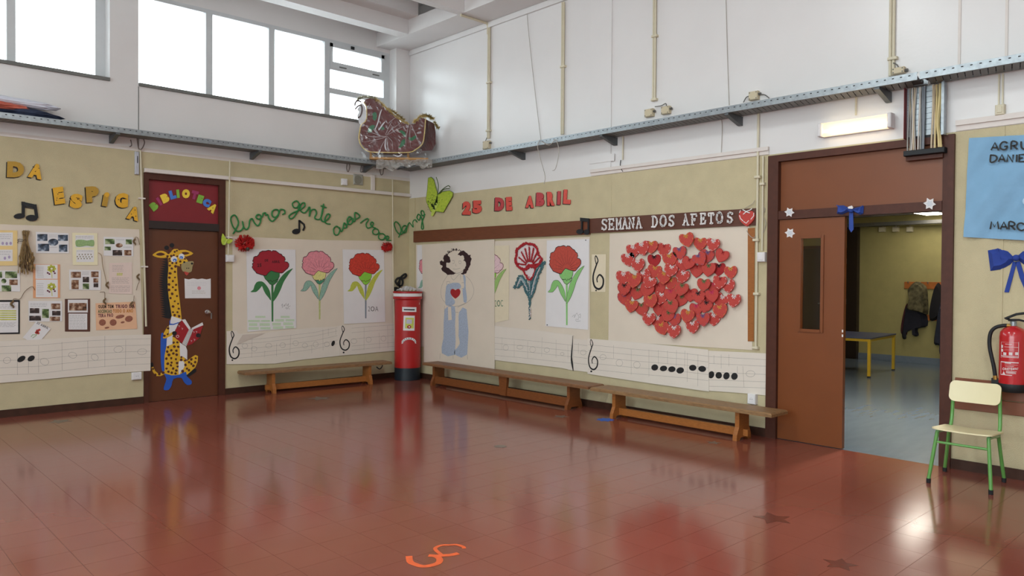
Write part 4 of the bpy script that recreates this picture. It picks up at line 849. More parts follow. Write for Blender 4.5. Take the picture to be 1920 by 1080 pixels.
words_ = [('SEMANA', [275, 343, 415, 476, 542, 612], [265, 262, 258, 254, 251, 248]), ('DOS', [765, 848, 928], [236, 231, 228]), ('AFETOS', [1068, 1148, 1235, 1315, 1395, 1497], [219, 215, 208, 204, 199, 196])]
for wd, xs, ys in words_:
    for k, ch in enumerate(wd):
        h = 100; w_ = 54 if ch != 'O' else 60; mb = MB(); rn = random.Random(xs[k])
        for s in SF[ch]:
            s2 = sm(s, 3) if ch in 'SDO' and len(s) > 4 else s
            q = Pz([(xs[k]+(x-.5)*w_, ys[k]+(y-.5)*h-(x-.5)*3) for x, y in s2])
            mb.tube([RW.P(*p, .033) for p in q], .0085, 6)
            for a, b in zip(q, q[1:]):
                for i in range(1 if ch in 'SDO' else 3): f = rn.random(); p = RW.P(a[0]+(b[0]-a[0])*f+rn.uniform(-.7, .7), a[1]+(b[1]-a[1])*f+rn.uniform(-.7, .7), .036); mb.ell(p, .008, .010, .010, 5, 3)
        mb.build('lace_letter', WYARN, None, label='white lace letter %s, %s letter of the word %s' % (ch, ORD[k], wd), cat='letter', group='white lace letters on the dark board')
# hearts
def heart(cx, cy, r, rot=0, n=20):
    out = []
    for i in range(n):
        a = 2*math.pi*i/n; sa = math.sin(a); x = 16.6*(abs(sa)**1.9)*(1 if sa > 0 else -1); y = -(13.6*math.cos(a)-3.6*math.cos(2*a)-2*math.cos(3*a)-.6*math.cos(4*a))
        c, s = math.cos(rot), math.sin(rot); x, y = x/16.5*r*.97, (y+1.0)/16.5*r*1.16; out.append((cx+x*c-y*s, cy+x*s+y*c))
    return out
t = thing('felt_heart', 'padded red heart with white bow hanging at the end of the lace board', 'heart')
z = Pz; MB().ppoly(RW, z(heart(1658, 190, 78)), .0246, .045).build('felt', RED, t)
for p in ([(1590, 175), (1600, 205), (1625, 230)], [(1630, 235), (1655, 252), (1680, 225)], [(1700, 215), (1728, 180), (1730, 150)], [(1590, 150), (1600, 125)]): MB().prib(RW, z(p), .007, .0455, .047).build('stitch', WYARN, t)
MB().prib(RW, z([(1625, 165), (1660, 135), (1690, 125), (1710, 110)]), .008, .046, .05).build('bow', WYARN, t); MB().prib(RW, z([(1620, 118), (1655, 140), (1690, 152)]), .008, .046, .052).build('bow', WYARN, t)
MB().tube([RW.P(*q, .031) for q in z(sm([(1740, 30), (1720, 60), (1680, 85), (1640, 110)], 4))], .004, 4).build('hanging_string', mat('fine_string', (170, 160, 140), .8), t)
Qz = Z(1130, 420, 4.696)
sheet(RW, Qz([(62, 85), (1292, 15), (1318, 1110), (50, 1030)]), .004, KRAFT, 'kraft_paper', 'kraft paper panel under the cluster of red hearts', 'paper')
HL = [(737, 128, -14, 'g'), (857, 165, 2, 'g'), (970, 172, 8, 'w'), (1050, 270, 22, 'r'), (675, 243, -8, 'b'), (268, 225, -6, 'w'), (345, 203, -14, 'w'), (425, 192, 0, 'g'), (537, 215, 8, 'r'), (222, 302, -10, 'w'), (308, 352, -6, 'w'), (452, 312, 0, 'k'), (590, 302, -12, 'g'), (695, 350, -22, 'w'), (755, 335, 20, 'r'), (850, 298, -30, 'b'), (920, 272, 10, 'b'), (455, 408, 12, 'g'), (600, 398, 16, 'w'), (828, 398, 4, 'r'), (930, 388, 5, 'e'), (1022, 388, 2, 'k'), (1125, 415, -4, 'g'), (180, 462, 4, 'w'), (275, 488, 8, 'g'), (362, 452, -20, 'w'), (412, 503, 28, 'w'), (538, 458, 6, 'g'), (703, 452, 12, 'w'), (888, 525, 6, 'e'), (985, 552, -8, 'p'), (1030, 502, 10, 'r'), (1102, 535, -6, 'w'), (187, 562, 2, 'k'), (302, 598, 16, 'e'), (390, 572, 20, 'r'), (492, 556, -16, 'r'), (598, 512, 0, 'g'), (692, 562, 14, 'e'), (597, 612, -4, 'p'), (192, 645, -6, 'b'), (252, 712, 10, 'g'), (342, 735, -8, 'e'), (420, 668, -10, 'g'), (512, 642, 12, 'w'), (505, 742, 4, 'r'), (602, 715, -18, 'e'), (688, 660, 20, 'e'), (772, 612, 4, 'r'), (842, 632, -8, 'k'), (905, 642, 14, 'r'), (962, 622, -10, 'p'), (1042, 662, 30, 'w'), (1152, 662, 6, 'w'), (1032, 752, -12, 'g'), (822, 742, 0, 'p'), (745, 800, 12, 'g'), (882, 830, -4, 'b'), (977, 825, 2, 'w'), (405, 826, 4, 'w'), (485, 852, -14, 'w'), (572, 800, 20, 'e'), (630, 835, -6, 'b'), (520, 908, -18, 'g'), (625, 935, 2, 'w'), (790, 896, -6, 'w'), (905, 712, 16, 'k')]
BOW = dict(g=('gold', mat('gold_ribbon', (214, 160, 70), .5)), w=('white', WYARN), r=('plain red', RED2), b=('blue', mat('blue_grey_ribbon', (96, 92, 140), .6)), k=('black', BLACK), e=('green', mat('green_ribbon', (70, 120, 70), .6)), p=('bright pink', mat('pink_ribbon', (206, 52, 96), .6)))
rows = {}
for h in HL: rows.setdefault(min(7, max(0, int((h[1]-90)//106))), []).append(h)
RN = ['top', 'second', 'third', 'fourth', 'fifth', 'sixth', 'seventh', 'lowest']
kk = 0
for rk in sorted(rows):
    for i, (x, y, rot, bw) in enumerate(sorted(rows[rk])):
        nm, bm = BOW[bw]; kk += 1; d = .0066+.0088*((kk*3) % 7); ro = math.radians(rot); rn = random.Random(kk)
        dark = bw == 'k' and y < 400
        t = thing('felt_heart', 'red heart with %s bow, %s from left in the %s cluster row' % (nm, ORD[i], RN[rk]), 'heart', 'red felt hearts on the kraft panel')
        r = 63*rn.uniform(.94, 1.06)
        MB().ppoly(RW, Qz(heart(x, y, r, ro)), d-.002, d+.006).build('felt', RED2 if dark else RED, t)
        if bw in 'wgb' or rn.random() < .4:
            q = heart(x, y, r*.9, ro, 22); mb = MB()
            for k in range(0, 22, 2): f = lambda t: (q[k][0]+(q[(k+1) % 22][0]-q[k][0])*t, q[k][1]+(q[(k+1) % 22][1]-q[k][1])*t); mb.prib(RW, Qz([f(.1), f(.8)]), .0031, d+.0058, d+.0074)
            mb.build('stitching', WYARN if bw in 'wrp' else bm, t, kind='stuff')
        else:
            MB().prib(RW, Qz(heart(x, y, r*.97, ro, 22)), .0035, d+.0055, d+.0068, True).build('edging', RED2, t)
        c, s = math.cos(ro), math.sin(ro); B2 = lambda pts: Qz([(x+a*c-b*s, y+a*s+b*c) for a, b in pts]); sz = .5 if bw == 'r' else 1
        mb = MB()
        for p in ([(0, -22), (-16*sz, -34), (-20*sz, -20), (0, -22)], [(0, -22), (16*sz, -36), (20*sz, -20), (0, -22)], [(0, -22), (-9, -4)], [(0, -22), (10, -2)]): mb.prib(RW, B2(p), .006 if bw != 'k' else .0075, d+.006, d+.0095)
        mb.build('bow', bm, t)
# kraft panels: mid panel with carnation posters, then the tall girl sheet in front of it
K_ = Z(920, 445, 6.545)
sheet(RW, [(780, 459), (1106, 444), (1106, 650), (1070, 652), (930, 648), (780, 650)], .004, KRAFT, 'kraft_paper', 'kraft paper panel with two carnations right of the girl drawing', 'paper')
t = thing('carnation_poster', 'white poster edge with pink petals peeping from behind the girl sheet', 'poster', 'carnation posters')
sheet(RW, [(782, 460), (812, 459), (812, 560), (782, 562)], .007, PAPER, 'sheet', parent=t)
carnation(t, RW, Z(720, 440, 3.857), .30, 217, .45, 120, .0078, PINK, grn, mat('sea_green_crayon', (0, 0, 0)), grn, mat('dark_plum_ink', (0, 0, 0)), 7)
t = thing('carnation_poster', 'cream poster half hidden by the girl sheet, with a pale pink flower', 'poster', 'carnation posters')
sheet(RW, K_([(-140, 110), (228, 98), (220, 1010), (-140, 1090)]), .009, mat('cream_paper', (226, 212, 184), .75, .02), 'sheet', parent=t)
carnation(t, RW, K_, .75, -285, .88, 130, .0098, mat('pale_pink_crayon', (226, 192, 196), .8, .1, 40), lgrn, mat('leaf_green_crayon', (156, 190, 110), .8, .1, 40), lgrn, mat('wine_outline', (112, 48, 66), .7), 7, leafo=mat('green_outline', (0, 0, 0)))
(xa, ya), (xb, yb) = K_([(52, 850), (150, 848)]); mb = MB(); put_text(mb, RW, '2ºC', xa, ya, 12, .0095, .0102, xb, yb, bold=-.005); mb.build('lettering', mat('green_pen', (86, 122, 96), .7), t)
# bead carnation
t = thing('bead_carnation', 'carnation outlined in red, white and teal paper balls on kraft panel', 'paper flower')
T = lambda pts: K_([(.707*x+214, 1.06*y-7.7) for x, y in pts])
WB, RB, TB = mat('white_paper_balls', (226, 214, 214), .8, .08, 80), mat('red_paper_balls', (172, 34, 44), .8, .2, 80), mat('teal_paper_balls', (72, 112, 118), .8, .25, 80)
MB().ppoly(RW, T(PETAL), .0045, .006).build('petal_ground', WB, t)
def balls(pts, step, r, m, name, jit=0, d=.0165, wob=.5):
    mb = MB(); rn = random.Random(len(pts)*7+int(step*10)); q = T(pts)
    for a, b in zip(q, q[1:]):
        L = math.hypot(b[0]-a[0], b[1]-a[1]); n = max(1, int(L/step))
        for i in range(n):
            f = i/n; p = RW.P(a[0]+(b[0]-a[0])*f+rn.uniform(-wob, wob), a[1]+(b[1]-a[1])*f+rn.uniform(-wob, wob), d+rn.uniform(0, .003)); mb.ell(p, r, r, r, 5, 3)
    return mb.build(name, m, t, kind='stuff')
pc = sm(PETAL[::3], 3, True); pc.append(pc[0])
inn = [(345+(x-345)*.93, 220+(y-220)*.92) for x, y in pc]
balls(pc, 1.0, .0115, RB, 'red_balls', wob=.8); balls(inn, 1.2, .0105, RB, 'red_balls', wob=.8)
for k in range(9):
    a = math.pi*(1.03+.93*k/8); balls([(370+70*math.cos(a), 330+45*math.sin(a)), (370+(215)*math.cos(a), 330+215*math.sin(a))], 1.2, .0100, RB, 'red_balls', d=.0185)
cx_ = sm(CALYX, 2, True); cx_.append(cx_[0])
MB().ppoly(RW, T([(x, y) for x, y in CALYX]), .0062, .0075).build('calyx_ground', WB, t)
balls(cx_, 1.0, .0120, RB, 'red_balls', d=.0185); balls([(300, 440), (340, 470), (380, 485), (420, 465), (440, 440)], 1.0, .009, RB, 'red_balls', d=.0185, wob=1.5); balls([(320, 350), (400, 352), (450, 365)], 1.0, .009, RB, 'red_balls', d=.0185, wob=1)
LG_ = mat('pale_teal_ground', (150, 178, 180), .8, .2, 80)
for lf in (LEAFL, LEAFR):
    MB().ppoly(RW, T(sm(lf, 2, True)), .0045, .0058).build('leaf_ground', LG_, t)
    q = sm(lf, 2, True); q.append(q[0]); balls(q, .9, .0105, TB, 'teal_balls', wob=1.3); m_ = [((x+lf[len(lf)//2][0])/2, (y+lf[len(lf)//2][1])/2) for x, y in lf]
    balls([( (lf[i][0]+lf[-i-1][0])/2, (lf[i][1]+lf[-i-1][1])/2 ) for i in range(1, len(lf)//2)], 1.6, .0075, WB, 'white_balls', d=.0195)
balls([(376, 480), (378, 700)], 1.4, .0075, WB, 'white_balls', d=.0185); balls([(366, 500), (370, 820), (376, 965)], 1.0, .0085, TB, 'teal_balls', wob=1.1); balls([(388, 500), (384, 800)], 1.1, .0085, TB, 'teal_balls'); balls([(380, 820), (377, 955)], 2.2, .0085, WB, 'white_balls', wob=1.5, d=.0195)
# white poster right
K2 = Z(1015, 445, 6.0)
t = thing('carnation_poster', 'white poster of a brick red carnation with light green leaves beside clef card', 'poster', 'carnation posters')
sheet(RW, K2([(62, 35), (538, 18), (525, 1040), (47, 998)]), .009, PAPER, 'sheet', parent=t)
lg2 = mat('light_green_paint', (138, 196, 116), .7, .05, 40)
carnation(t, RW, K2, .765, -2.2, .992, 30.5, .0098, mat('brick_red_crayon', (188, 74, 60), .75, .12, 40), lg2, lg2, lg2, INK, 12, leafo=INK)
for x, y in ((498, 32), (65, 985)): MB().ppoly(RW, K2(circ(x, y, 6, 6, 8)), .009, .012).build('pin', BLACK, t)
mb = MB(); mb.prib(RW, K2(sm([(345, 895), (375, 870), (370, 905), (400, 850), (415, 880), (440, 860), (438, 905), (420, 890), (415, 925), (390, 920), (395, 945), (440, 940)], 3)), .0025, .009, .0096); mb.build('signature', LINE, t)
# clef card
t = thing('clef_card', 'cream card with one black treble clef on green wall', 'card')
sheet(RW, K2([(568, 192), (726, 190), (722, 615), (560, 612)]), .004, mat('cream_paper', (0, 0, 0)), 'sheet', parent=t)
clef(RW, K2, 580, 702, 208, 582, (615, 598), t, .0044, .024)
# girl sheet
J = Z(815, 455, 4.909)
t = thing('girl_drawing', 'tall kraft sheet with a drawn child in blue dungarees and a red heart', 'drawing')
sheet(RW, [(791, 459), (927, 449), (927.5, 692), (862, 690), (795, 684)], .016, KRAFT, 'sheet', parent=t); k = .0162
HAIR = mat('dark_hair_paper', (52, 28, 30), .8, .15, 60); DEN = mat('pale_denim_paper', (168, 178, 196), .85, .2, 70)
def jag(pts, amp=6, n=3, seed=1):
    rn = random.Random(seed); return [(x+rn.uniform(-amp, amp), y+rn.uniform(-amp, amp)) for x, y in sm(pts, n, True)]
for s, p in enumerate(([(78, 132), (112, 112), (142, 150), (134, 180), (110, 186), (104, 214), (142, 250), (190, 282), (120, 292), (66, 250), (70, 215), (48, 200), (54, 168), (80, 168)], [(215, 105), (258, 72), (296, 104), (326, 116), (336, 168), (324, 218), (304, 250), (274, 290), (240, 288), (262, 262), (284, 225), (288, 184), (268, 164), (268, 122), (238, 118)])): MB().ppoly(RW, J(jag(p, 5.5, 3, s)), k-.0003, k+.002).build('hair', HAIR, t)
mb = MB(); rn = random.Random(8)
for i in range(46): a = 3.3+rn.random()*2.9; ra = rn.uniform(72, 92); x, y = 195+ra*math.cos(a)*1.15, 140+ra*math.sin(a)*.95; mb.ppoly(RW, J(circ(x, y, rn.uniform(4, 8), 4, 6, a)), k, k+.0012)
mb.build('hair_flecks', HAIR, t, kind='stuff')
for s, p in enumerate(([(105, 400), (140, 375), (200, 368), (235, 385), (240, 420), (190, 430), (155, 430), (160, 500), (185, 530), (180, 565), (130, 578), (100, 565)], [(258, 300), (285, 310), (284, 380), (292, 480), (295, 545), (265, 545), (258, 430), (275, 400)], [(92, 615), (185, 590), (190, 760), (185, 1030), (65, 1015), (78, 880)], [(225, 640), (295, 615), (298, 1030), (190, 1030), (190, 990), (232, 930), (222, 860), (222, 740)])):
    MB().ppoly(RW, J(jag(p, 3, 2, s+5)), k-.0003, k+.0012).build('dungarees', DEN, t)
MB().ppoly(RW, J([(122, 590), (150, 590), (158, 710), (125, 715)]), k, k+.0016).build('hand_gap', KRAFT, t)
MB().ppoly(RW, J(heart(190, 460, 47)), k, k+.004).build('heart', RED2, t)
mb = MB()
for p in (circ(195, 175, 98, 108, 24)+[(293, 175)], [(120, 300), (80, 360), (58, 430), (62, 500), (95, 550), (150, 585), (220, 582), (290, 555)], [(290, 310), (330, 350), (362, 430), (345, 500), (300, 550), (210, 595)], [(165, 285), (150, 310), (175, 345), (215, 300), (235, 290), (240, 340)], [(195, 195), (190, 210), (202, 215)], [(165, 240), (195, 245), (235, 235)], [(160, 165), (180, 165), (180, 190), (165, 190)], [(222, 170), (242, 170), (242, 192), (225, 192), (222, 170)], [(90, 580), (88, 640)], [(110, 360), (140, 360), (135, 395), (112, 395), (110, 360)], [(248, 370), (275, 370), (275, 420), (250, 420)], [(190, 640), (218, 642)], [(50, 1020), (48, 1070)], [(170, 1035), (170, 1070)], [(300, 1030), (303, 1075)]): mb.prib(RW, J(sm(p, 2)), .0030, k-.0003, k+.0003)
mb.build('pencil_outline', LINE, t)
# staves on the right wall
O = Z(780, 590, 5.053)
stave('pencilled paper stave above the second bench, right of the girl sheet', RW, O, [(742, 105), (1200, 155), (1490, 195), (1490, 528), (1380, 505), (1000, 460), (745, 430)],
      [[(745, 215+dy), (1070, 245+dy), (1480, 290+dy)] for dy in (0, 55, 110, 170)], [[(815, 215), (812, 330)], [(930, 250), (930, 405)], [(1058, 250), (1058, 410)], [(1195, 215), (1190, 395)], [(1328, 235), (1325, 405)], [(1440, 290), (1440, 420)]],
      [(850, 312, 26, 26), (985, 308, 30, 18), (1105, 330, 28, 28), (1240, 335, 26, 22), (1385, 372, 18, 14)], d=.013)
t = MB().ppoly(RW, O(sm([(1482, 200), (1480, 260), (1472, 330), (1466, 430), (1478, 500), (1488, 535), (1485, 470), (1476, 400), (1482, 300)], 2, True)), .014, .02).build('gap_shade', BLACK, None, label='black strip standing for the shade behind a curled paper edge, second stave end', cat='paper')  # shade in the curl's gap, laid on as a black strip
Rz = Z(1080, 620, 4.8)
stave('narrow paper stave piece with one open note left of the big clef', RW, Rz, [(-75, 70), (112, 85), (110, 372), (-75, 352)], [[(-70, 115+dy), (110, 135+dy)] for dy in (0, 55, 115, 170)], [[(22, 110), (22, 205)]], [(65, 196, 26, 22)], d=.008)
stave('paper stave with treble clef and a row of black notes above the third bench', RW, Rz, [(103, 70), (700, 120), (1190, 172), (1196, 548), (640, 470), (103, 388)],
      [[(110, 125+dy), (500, 165+dy), (980, 205+dy), (1190, 230+dy)] for dy in (0, 52, 105, 165, 220)], [[(338, 130), (338, 250)], [(497, 170), (497, 395)], [(657, 170), (657, 415)], [(742, 175), (742, 300)], [(824, 180), (824, 300)], [(904, 175), (902, 320)], [(980, 178), (978, 330)], [(1003, 200), (1000, 460)], [(1098, 215), (1096, 500)]],
      [(243, 238, 28, 24), (390, 290, 30, 30), (548, 308, 30, 30)], [(708, 331, 31, 28, -.2), (787, 340, 33, 25, -.15), (862, 347, 33, 26, -.1), (937, 358, 34, 28, -.25), (1050, 334, 33, 27, 0), (1135, 344, 35, 27, .1)], [(112, 197, 80, 350, (137, 366))], d=.016)
stave('paper stave end piece with four black notes beside the door frame', RW, Rz, [(1188, 180), (1725, 205), (1727, 585), (1500, 562), (1190, 540)],
      [[(1195, 232+dy), (1724, 262+dy*.95)] for dy in (0, 62, 140, 210, 268)], [[(1242, 220), (1242, 300)], [(1306, 215), (1306, 340)], [(1376, 215), (1376, 320)], [(1452, 320), (1452, 380)], [(1502, 320), (1512, 510)]], [(1570, 388, 40, 28)], [(1217, 397, 26, 33, .3), (1284, 402, 29, 30, 0), (1353, 407, 28, 33, .3), (1425, 411, 29, 32, .3)], d=.010)
# black cut-out clef in the corner
Y1 = Z(700, 500, 4.5)
mb = MB(); mb.prib(LW, Y1(sm([(188, 200), (176, 185), (196, 178), (215, 190), (225, 170), (205, 150), (190, 125), (205, 100), (232, 95), (250, 120), (245, 155), (222, 160), (214, 135), (228, 118)], 3)), .028, .012, .022); mb.prib(LW, Y1(sm([(222, 150), (228, 100), (250, 75), (272, 62), (280, 78), (258, 98), (236, 100)], 3)), .028, .012, .0225)
mb.ppoly(LW, Y1(circ(190, 195, 20, 18, 12)), .012, .023)
mb.build('treble_clef', BLACK, None, label='black cut-out treble clef above the letter box', cat='music note')
# ================================================================== cable trays
TZ0, TZ1, TD = 2.99, 3.048, .27
CABD = mat('dark_grey_cable', (62, 60, 60), .6, .1)
def tray(label, pl, u0, u1, brackets, bend=None):
    t = thing('cable_tray', label, 'cable tray', 'galvanised cable trays')
    # front flange with real oval holes
    for nm, d0 in (('front_flange', TD-.003), ('rear_flange', .035)):
        mb = MB(); pitch = .06 if nm == 'front_flange' else 1e9; u = u0
        zl, zh = (TZ0, TZ1)
        if nm == 'rear_flange': mb.pbox(pl, u0, u1, zl, zh, d0, d0+.003)
        else:
            mb.pbox(pl, u0, u1, zl, zl+.035, d0, d0+.003); mb.pbox(pl, u0, u1, zl+.043, zh, d0, d0+.003)
            while u < u1: mb.pbox(pl, u, min(u1, u+pitch-.016), zl+.035, zl+.043, d0, d0+.003); u += pitch
            mb.pbox(pl, u0, u1, zh-.003, zh, d0-.014, d0)
        mb.build(nm, STEEL, t)
    mb = MB(); mb.pbox(pl, u0, u1, TZ0, TZ0+.002, .038, .060); mb.pbox(pl, u0, u1, TZ0, TZ0+.002, TD-.025, TD-.0032); mb.build('base_edges', STEELD, t)
    sl = None; n = int((u1-u0-.06)/.05); sk = .045
    for i in range(n):
        u = u0+.01+i*.05
        if sl is None:
            sl = MB().poly(pl, [(0, 0), (1, 0), (1, 1), (0, 1)], 0, 1); sl.v, sl.f = [], []
            vs = [pl.p(u+a, TZ0+h, d) for h in (0, .002) for a, d in ((0, .0602), (.043, .0602), (.043+sk, TD-.0252), (sk, TD-.0252))]
            sl.add(vs, [(0, 1, 2, 3), (7, 6, 5, 4), (0, 4, 5, 1), (1, 5, 6, 2), (2, 6, 7, 3), (3, 7, 4, 0)]); o = sl.build('slat', STEELD, t); base = Vector(o.location)
        else:
            o = sl_o.copy(); C.objects.link(o); o.location = base + pl.u*(i*.05)
        sl_o = o if i == 0 else sl_o
    for d_, r_, h_ in ((.085, .016, .020), (.125, .018, .023), (.165, .015, .019), (.205, .019, .024), (.238, .015, .036)):
        n_c = int((u1-u0)/.5)+1; MB().tube([pl.p(u0+.02+(u1-u0-.04)*i/n_c, TZ0+h_+.0005, d_+.006*math.sin(i*1.7+d_*90)) for i in range(n_c+1)], r_, 6).build('cable', CABD, t, smooth=True)
    for u in brackets:
        mb = MB(); prof = [(.002, TZ0-.001), (TD-.01, TZ0-.001), (TD-.01, TZ0-.018), (.03, TZ0-.085), (.002, TZ0-.085)]
        a = [pl.p(u-.02, z, d) for d, z in prof]; b = [pl.p(u+.02, z, d) for d, z in prof]
        mb.add(a+b, [(0, 1, 2, 3, 4), (9, 8, 7, 6, 5)] + [(i, 5+i, 5+(i+1) % 5, (i+1) % 5) for i in range(5)]); mb.build('bracket', mat('dark_galvanised_steel', (98, 102, 104), .5, .1, 30, metal=.5), t)
    return t
bu = lambda pl, pts: [pl.px(x, y, .14)[0] for x, y in pts]
tray('perforated steel cable tray along the window wall under the high windows', LW, -7.6, -.30, bu(LW, [(215, 255), (480, 288), (692, 308)]))
tray('perforated steel cable tray along the white right wall up to the door riser', RW, .06, RW.px(1720, 136, TD)[0], bu(RW, [(968, 290), (1140, 255), (1375, 215), (1655, 172)]))
tray('perforated steel cable tray section at the far right above the blue banner', RW, RW.px(1724, 136, TD)[0], 12.4, [8.6, 10.4, 12.1])
# white surface conduits of the upper wall
def vcon(x0, y0, x1, y1, label, r=.014, two=True, clips=()):
    t = thing('conduit', label, 'conduit', 'cream conduits on the white wall')
    for k in ((-.9, .9) if two else (0,)):
        A, B2 = RW.P(x0, y0, .018), RW.P(x1, y1, .018); u = A.y - k*r*1.02
        MB().tube([(A.x, u, A.z), (A.x, u, B2.z)], r*.85 if two else r, 8).build('pipe', PIPE, t, smooth=True)
    for cx, cy in clips: c = RW.px(cx, cy, .02); MB().pbox(RW, c[0]-r*2.6, c[0]+r*2.6, c[1]-.012, c[1]+.012, .001, .042, .004).build('clip', CREAM, t)
    return t
t = vcon(917, 50, 915, 260, 'paired cream conduit dropping from the beam right of the sleigh', clips=[(917, 155), (916, 245)])
b0, b1 = RW.P(873, 30, .0), RW.P(917, 47, .0)
MB().tube([(-.47, b1.y+.0, 4.735), (-.03, b1.y, 4.735)], .016, 8).build('beam_pipe', PIPE, t, smooth=True); MB().tube([(-.03, b1.y, 4.735), (-.018, b1.y, 4.70), (-.018, b1.y, 4.6)], .016, 8).build('elbow', PIPE, t, smooth=True)
t = vcon(1056, 4, 1054, 252, 'paired cream conduit in the middle of the white wall', clips=[(1056, 125)])
c = RW.P(1056, 4, .0); MB().tube([(-.47, c.y, 4.735), (-.03, c.y, 4.735)], .016, 8).build('beam_pipe', PIPE, t, smooth=True)
vcon(1228, -40, 1227, 188, 'paired cream conduit above the two junction boxes', .013, clips=[(1228, 68), (1227, 187)])
vcon(1674, -40, 1672, 142, 'wide cream conduit above the double door', .014, clips=[(1674, 110)])
vcon(1422, 212, 1417, 655, 'tall cream conduit beside the hearts panel running down to the stave', .011, False, clips=[(1421, 332), (1418, 450), (1419, 551), (1417, 652)])
vcon(1431, 293, 1428, 470, 'shorter cream conduit feeding the switch beside the door frame', .009, False, clips=[(1430, 345)])
vcon(1605, 180, 1604, 216, 'short cream conduit between tray and lit wall lamp', .008, False)
vcon(1168, 255, 1164, 300, 'thin cream conduit below the tray above the lace words', .008, False)
# loose strings and wires
STR = mat('fine_grey_wire', (176, 168, 158), .7, .1)
for lb, pts, r in (('fine slanting wire on the white wall left of the middle conduit', [(986, 0), (992, 70), (1004, 180), (1014, 262)], .003), ('fine vertical wire on the white wall above the tray bracket', [(1361, 0), (1364, 110), (1367, 197)], .003),
                   ('tangled cable end drooping below the tray in the middle', [(1012, 262), (1008, 275), (1014, 300), (1022, 330), (1020, 345)], .004), ('second tangled cable end hooking right under the tray', [(1015, 265), (1030, 272), (1042, 262), (1048, 285), (1042, 315), (1036, 320)], .004),
                   ('thin wire falling from the hooked cable bracket', [(1352, 202), (1350, 215), (1354, 235), (1352, 290)], .003), ('small ring of cable hanging at the tray bracket', [(1376, 203), (1374, 212), (1380, 218), (1388, 212), (1382, 203), (1376, 205)], .004),
                   ('black wire curling below the thin conduit above the lace words', [(1164, 300), (1163, 312), (1168, 322)], .004), ('loose string tail beside the heart at the lace board', [(1400, 432), (1404, 440), (1412, 446), (1420, 440)], .003),
                   ('curling string beside the twin conduits next to door frame', [(1428, 385), (1434, 392), (1430, 405), (1436, 418), (1430, 440)], .003)):
    MB().tube([RW.P(x, y, TD+.01 if 'tray' in lb and 'bracket' not in lb.split('above')[-1] and 'below' in lb or 'under the tray' in lb else .012) for x, y in sm(pts, 4)], r, 5).build('loose_wire', STR if 'black' not in lb else BLACK, None, label=lb, cat='wire', group='loose wires on the right wall')
# junction boxes
def jbox(x0, y0, x1, y1, lb, m=CREAM, d=.05):
    def ex(t, a, b, d_):
        for u, v in ((a[0]+.012, a[1]+.012), (b[0]-.012, b[1]-.012), (a[0]+.012, b[1]-.012), (b[0]-.012, a[1]+.012)): MB().lathe(RW.p(u, v, d_-.001), [(.006, 0), (.005, .003)], 8, axis=RW.n).build('screw', STEELD, t)
        MB().lathe(RW.p(b[0]+.001, b[1]-.03, d_*.5), [(.012, 0), (.012, .022)], 8, axis=RW.u).build('cable_gland', STEELD, t)
    return wbox(RW, x0, y0, x1, y1, d, 'junction_box', lb, 'junction box', m, ex, group='cream junction boxes')
BX = mat('beige_box', (206, 190, 160), .5, .03)
jbox(910, 264, 921, 281, 'beige junction box at the foot of the conduit right of the sleigh', BX); jbox(1213, 204, 1228, 221, 'beige junction box, left one of the pair above the tray', BX); jbox(1244, 199, 1259, 216, 'beige junction box, right one of the pair above the tray', BX)
jbox(1408, 171, 1425, 190, 'beige junction box alone on the tray above the twin conduits', BX); jbox(1676, 126, 1699, 142, 'beige junction box beside the wide conduit above double door', BX)
for lb, pts in (('grey wire arching between the paired junction boxes', [(1228, 200), (1240, 198), (1248, 194), (1250, 200)]), ('thin wire from the lone junction box down to the tray', [(1408, 180), (1400, 182), (1394, 192)]), ('thin wire curving right of the lone junction box', [(1426, 177), (1434, 178), (1442, 184)]), ('short wire from the wide conduit to its junction box', [(1675, 118), (1682, 122), (1684, 127)]), ('wire from the conduit right of the sleigh to the tray', [(913, 258), (909, 268), (906, 281)])):
    MB().tube([RW.P(x, y, .03) for x, y in sm(pts, 4)], .005, 5).build('loose_wire', STEELD, None, label=lb, cat='wire', group='loose wires on the right wall')
wbox(RW, 1868, 196, 1886, 218, .04, 'junction_box', 'cream junction box on the white wall above the blue banner', 'junction box', CREAM, lambda t, a, b, d: [MB().pbox(RW, a[0]+.014, b[0]-.014, a[1]+.016, b[1]-.016, d, d+.006, .002).build('lid', CREAM, t), MB().pbox(RW, a[0]+.012, a[0]+.022, b[1], TZ0-.002, .001, .014).build('cable', PIPE, t), MB().pbox(RW, b[0]-.024, b[0]-.014, b[1], TZ0-.002, .001, .014).build('cable', PIPE, t)])
wbox(RW, 1423.5, 473, 1438, 491, .045, 'light_switch', 'white switch under the conduits between hearts panel and door frame', 'switch', PAPER, rocker(RW))
wbox(RW, 1406, 739, 1421, 756, .05, 'wall_socket', 'white wall socket above the right end of the third bench', 'socket', PAPER, sock(RW))
# lit wall lamp
t = thing('wall_lamp', 'lit fluorescent wall lamp above the double door', 'lamp'); a, b = RW.px(1540, 252, .1), RW.px(1664, 218, .1); z0, z1 = 2.69, 2.80
MB().pbox(RW, a[0]-.02, b[0]+.02, z0, z1, .001, .03, .004).build('back_plate', PAPER, t)
for u in (a[0]-.03, b[0]): MB().pbox(RW, u, u+.03, z0-.004, z1+.004, .0305, .115, .008).build('end_cap', PAPER, t)
LG = bpy.data.materials.new('lamp_diffuser'); LG.use_nodes = True; bs = LG.node_tree.nodes['Principled BSDF']; bs.inputs['Base Color'].default_value = lin((238, 224, 200)); bs.inputs['Emission Color'].default_value = (1, .84, .62, 1); bs.inputs['Emission Strength'].default_value = .2; bs.inputs['Alpha'].default_value = .5; bs.inputs['Roughness'].default_value = .3
MB().pbox(RW, a[0]+.001, b[0]-.001, z0, z1, .0305, .11, .02).build('diffuser', LG, t)
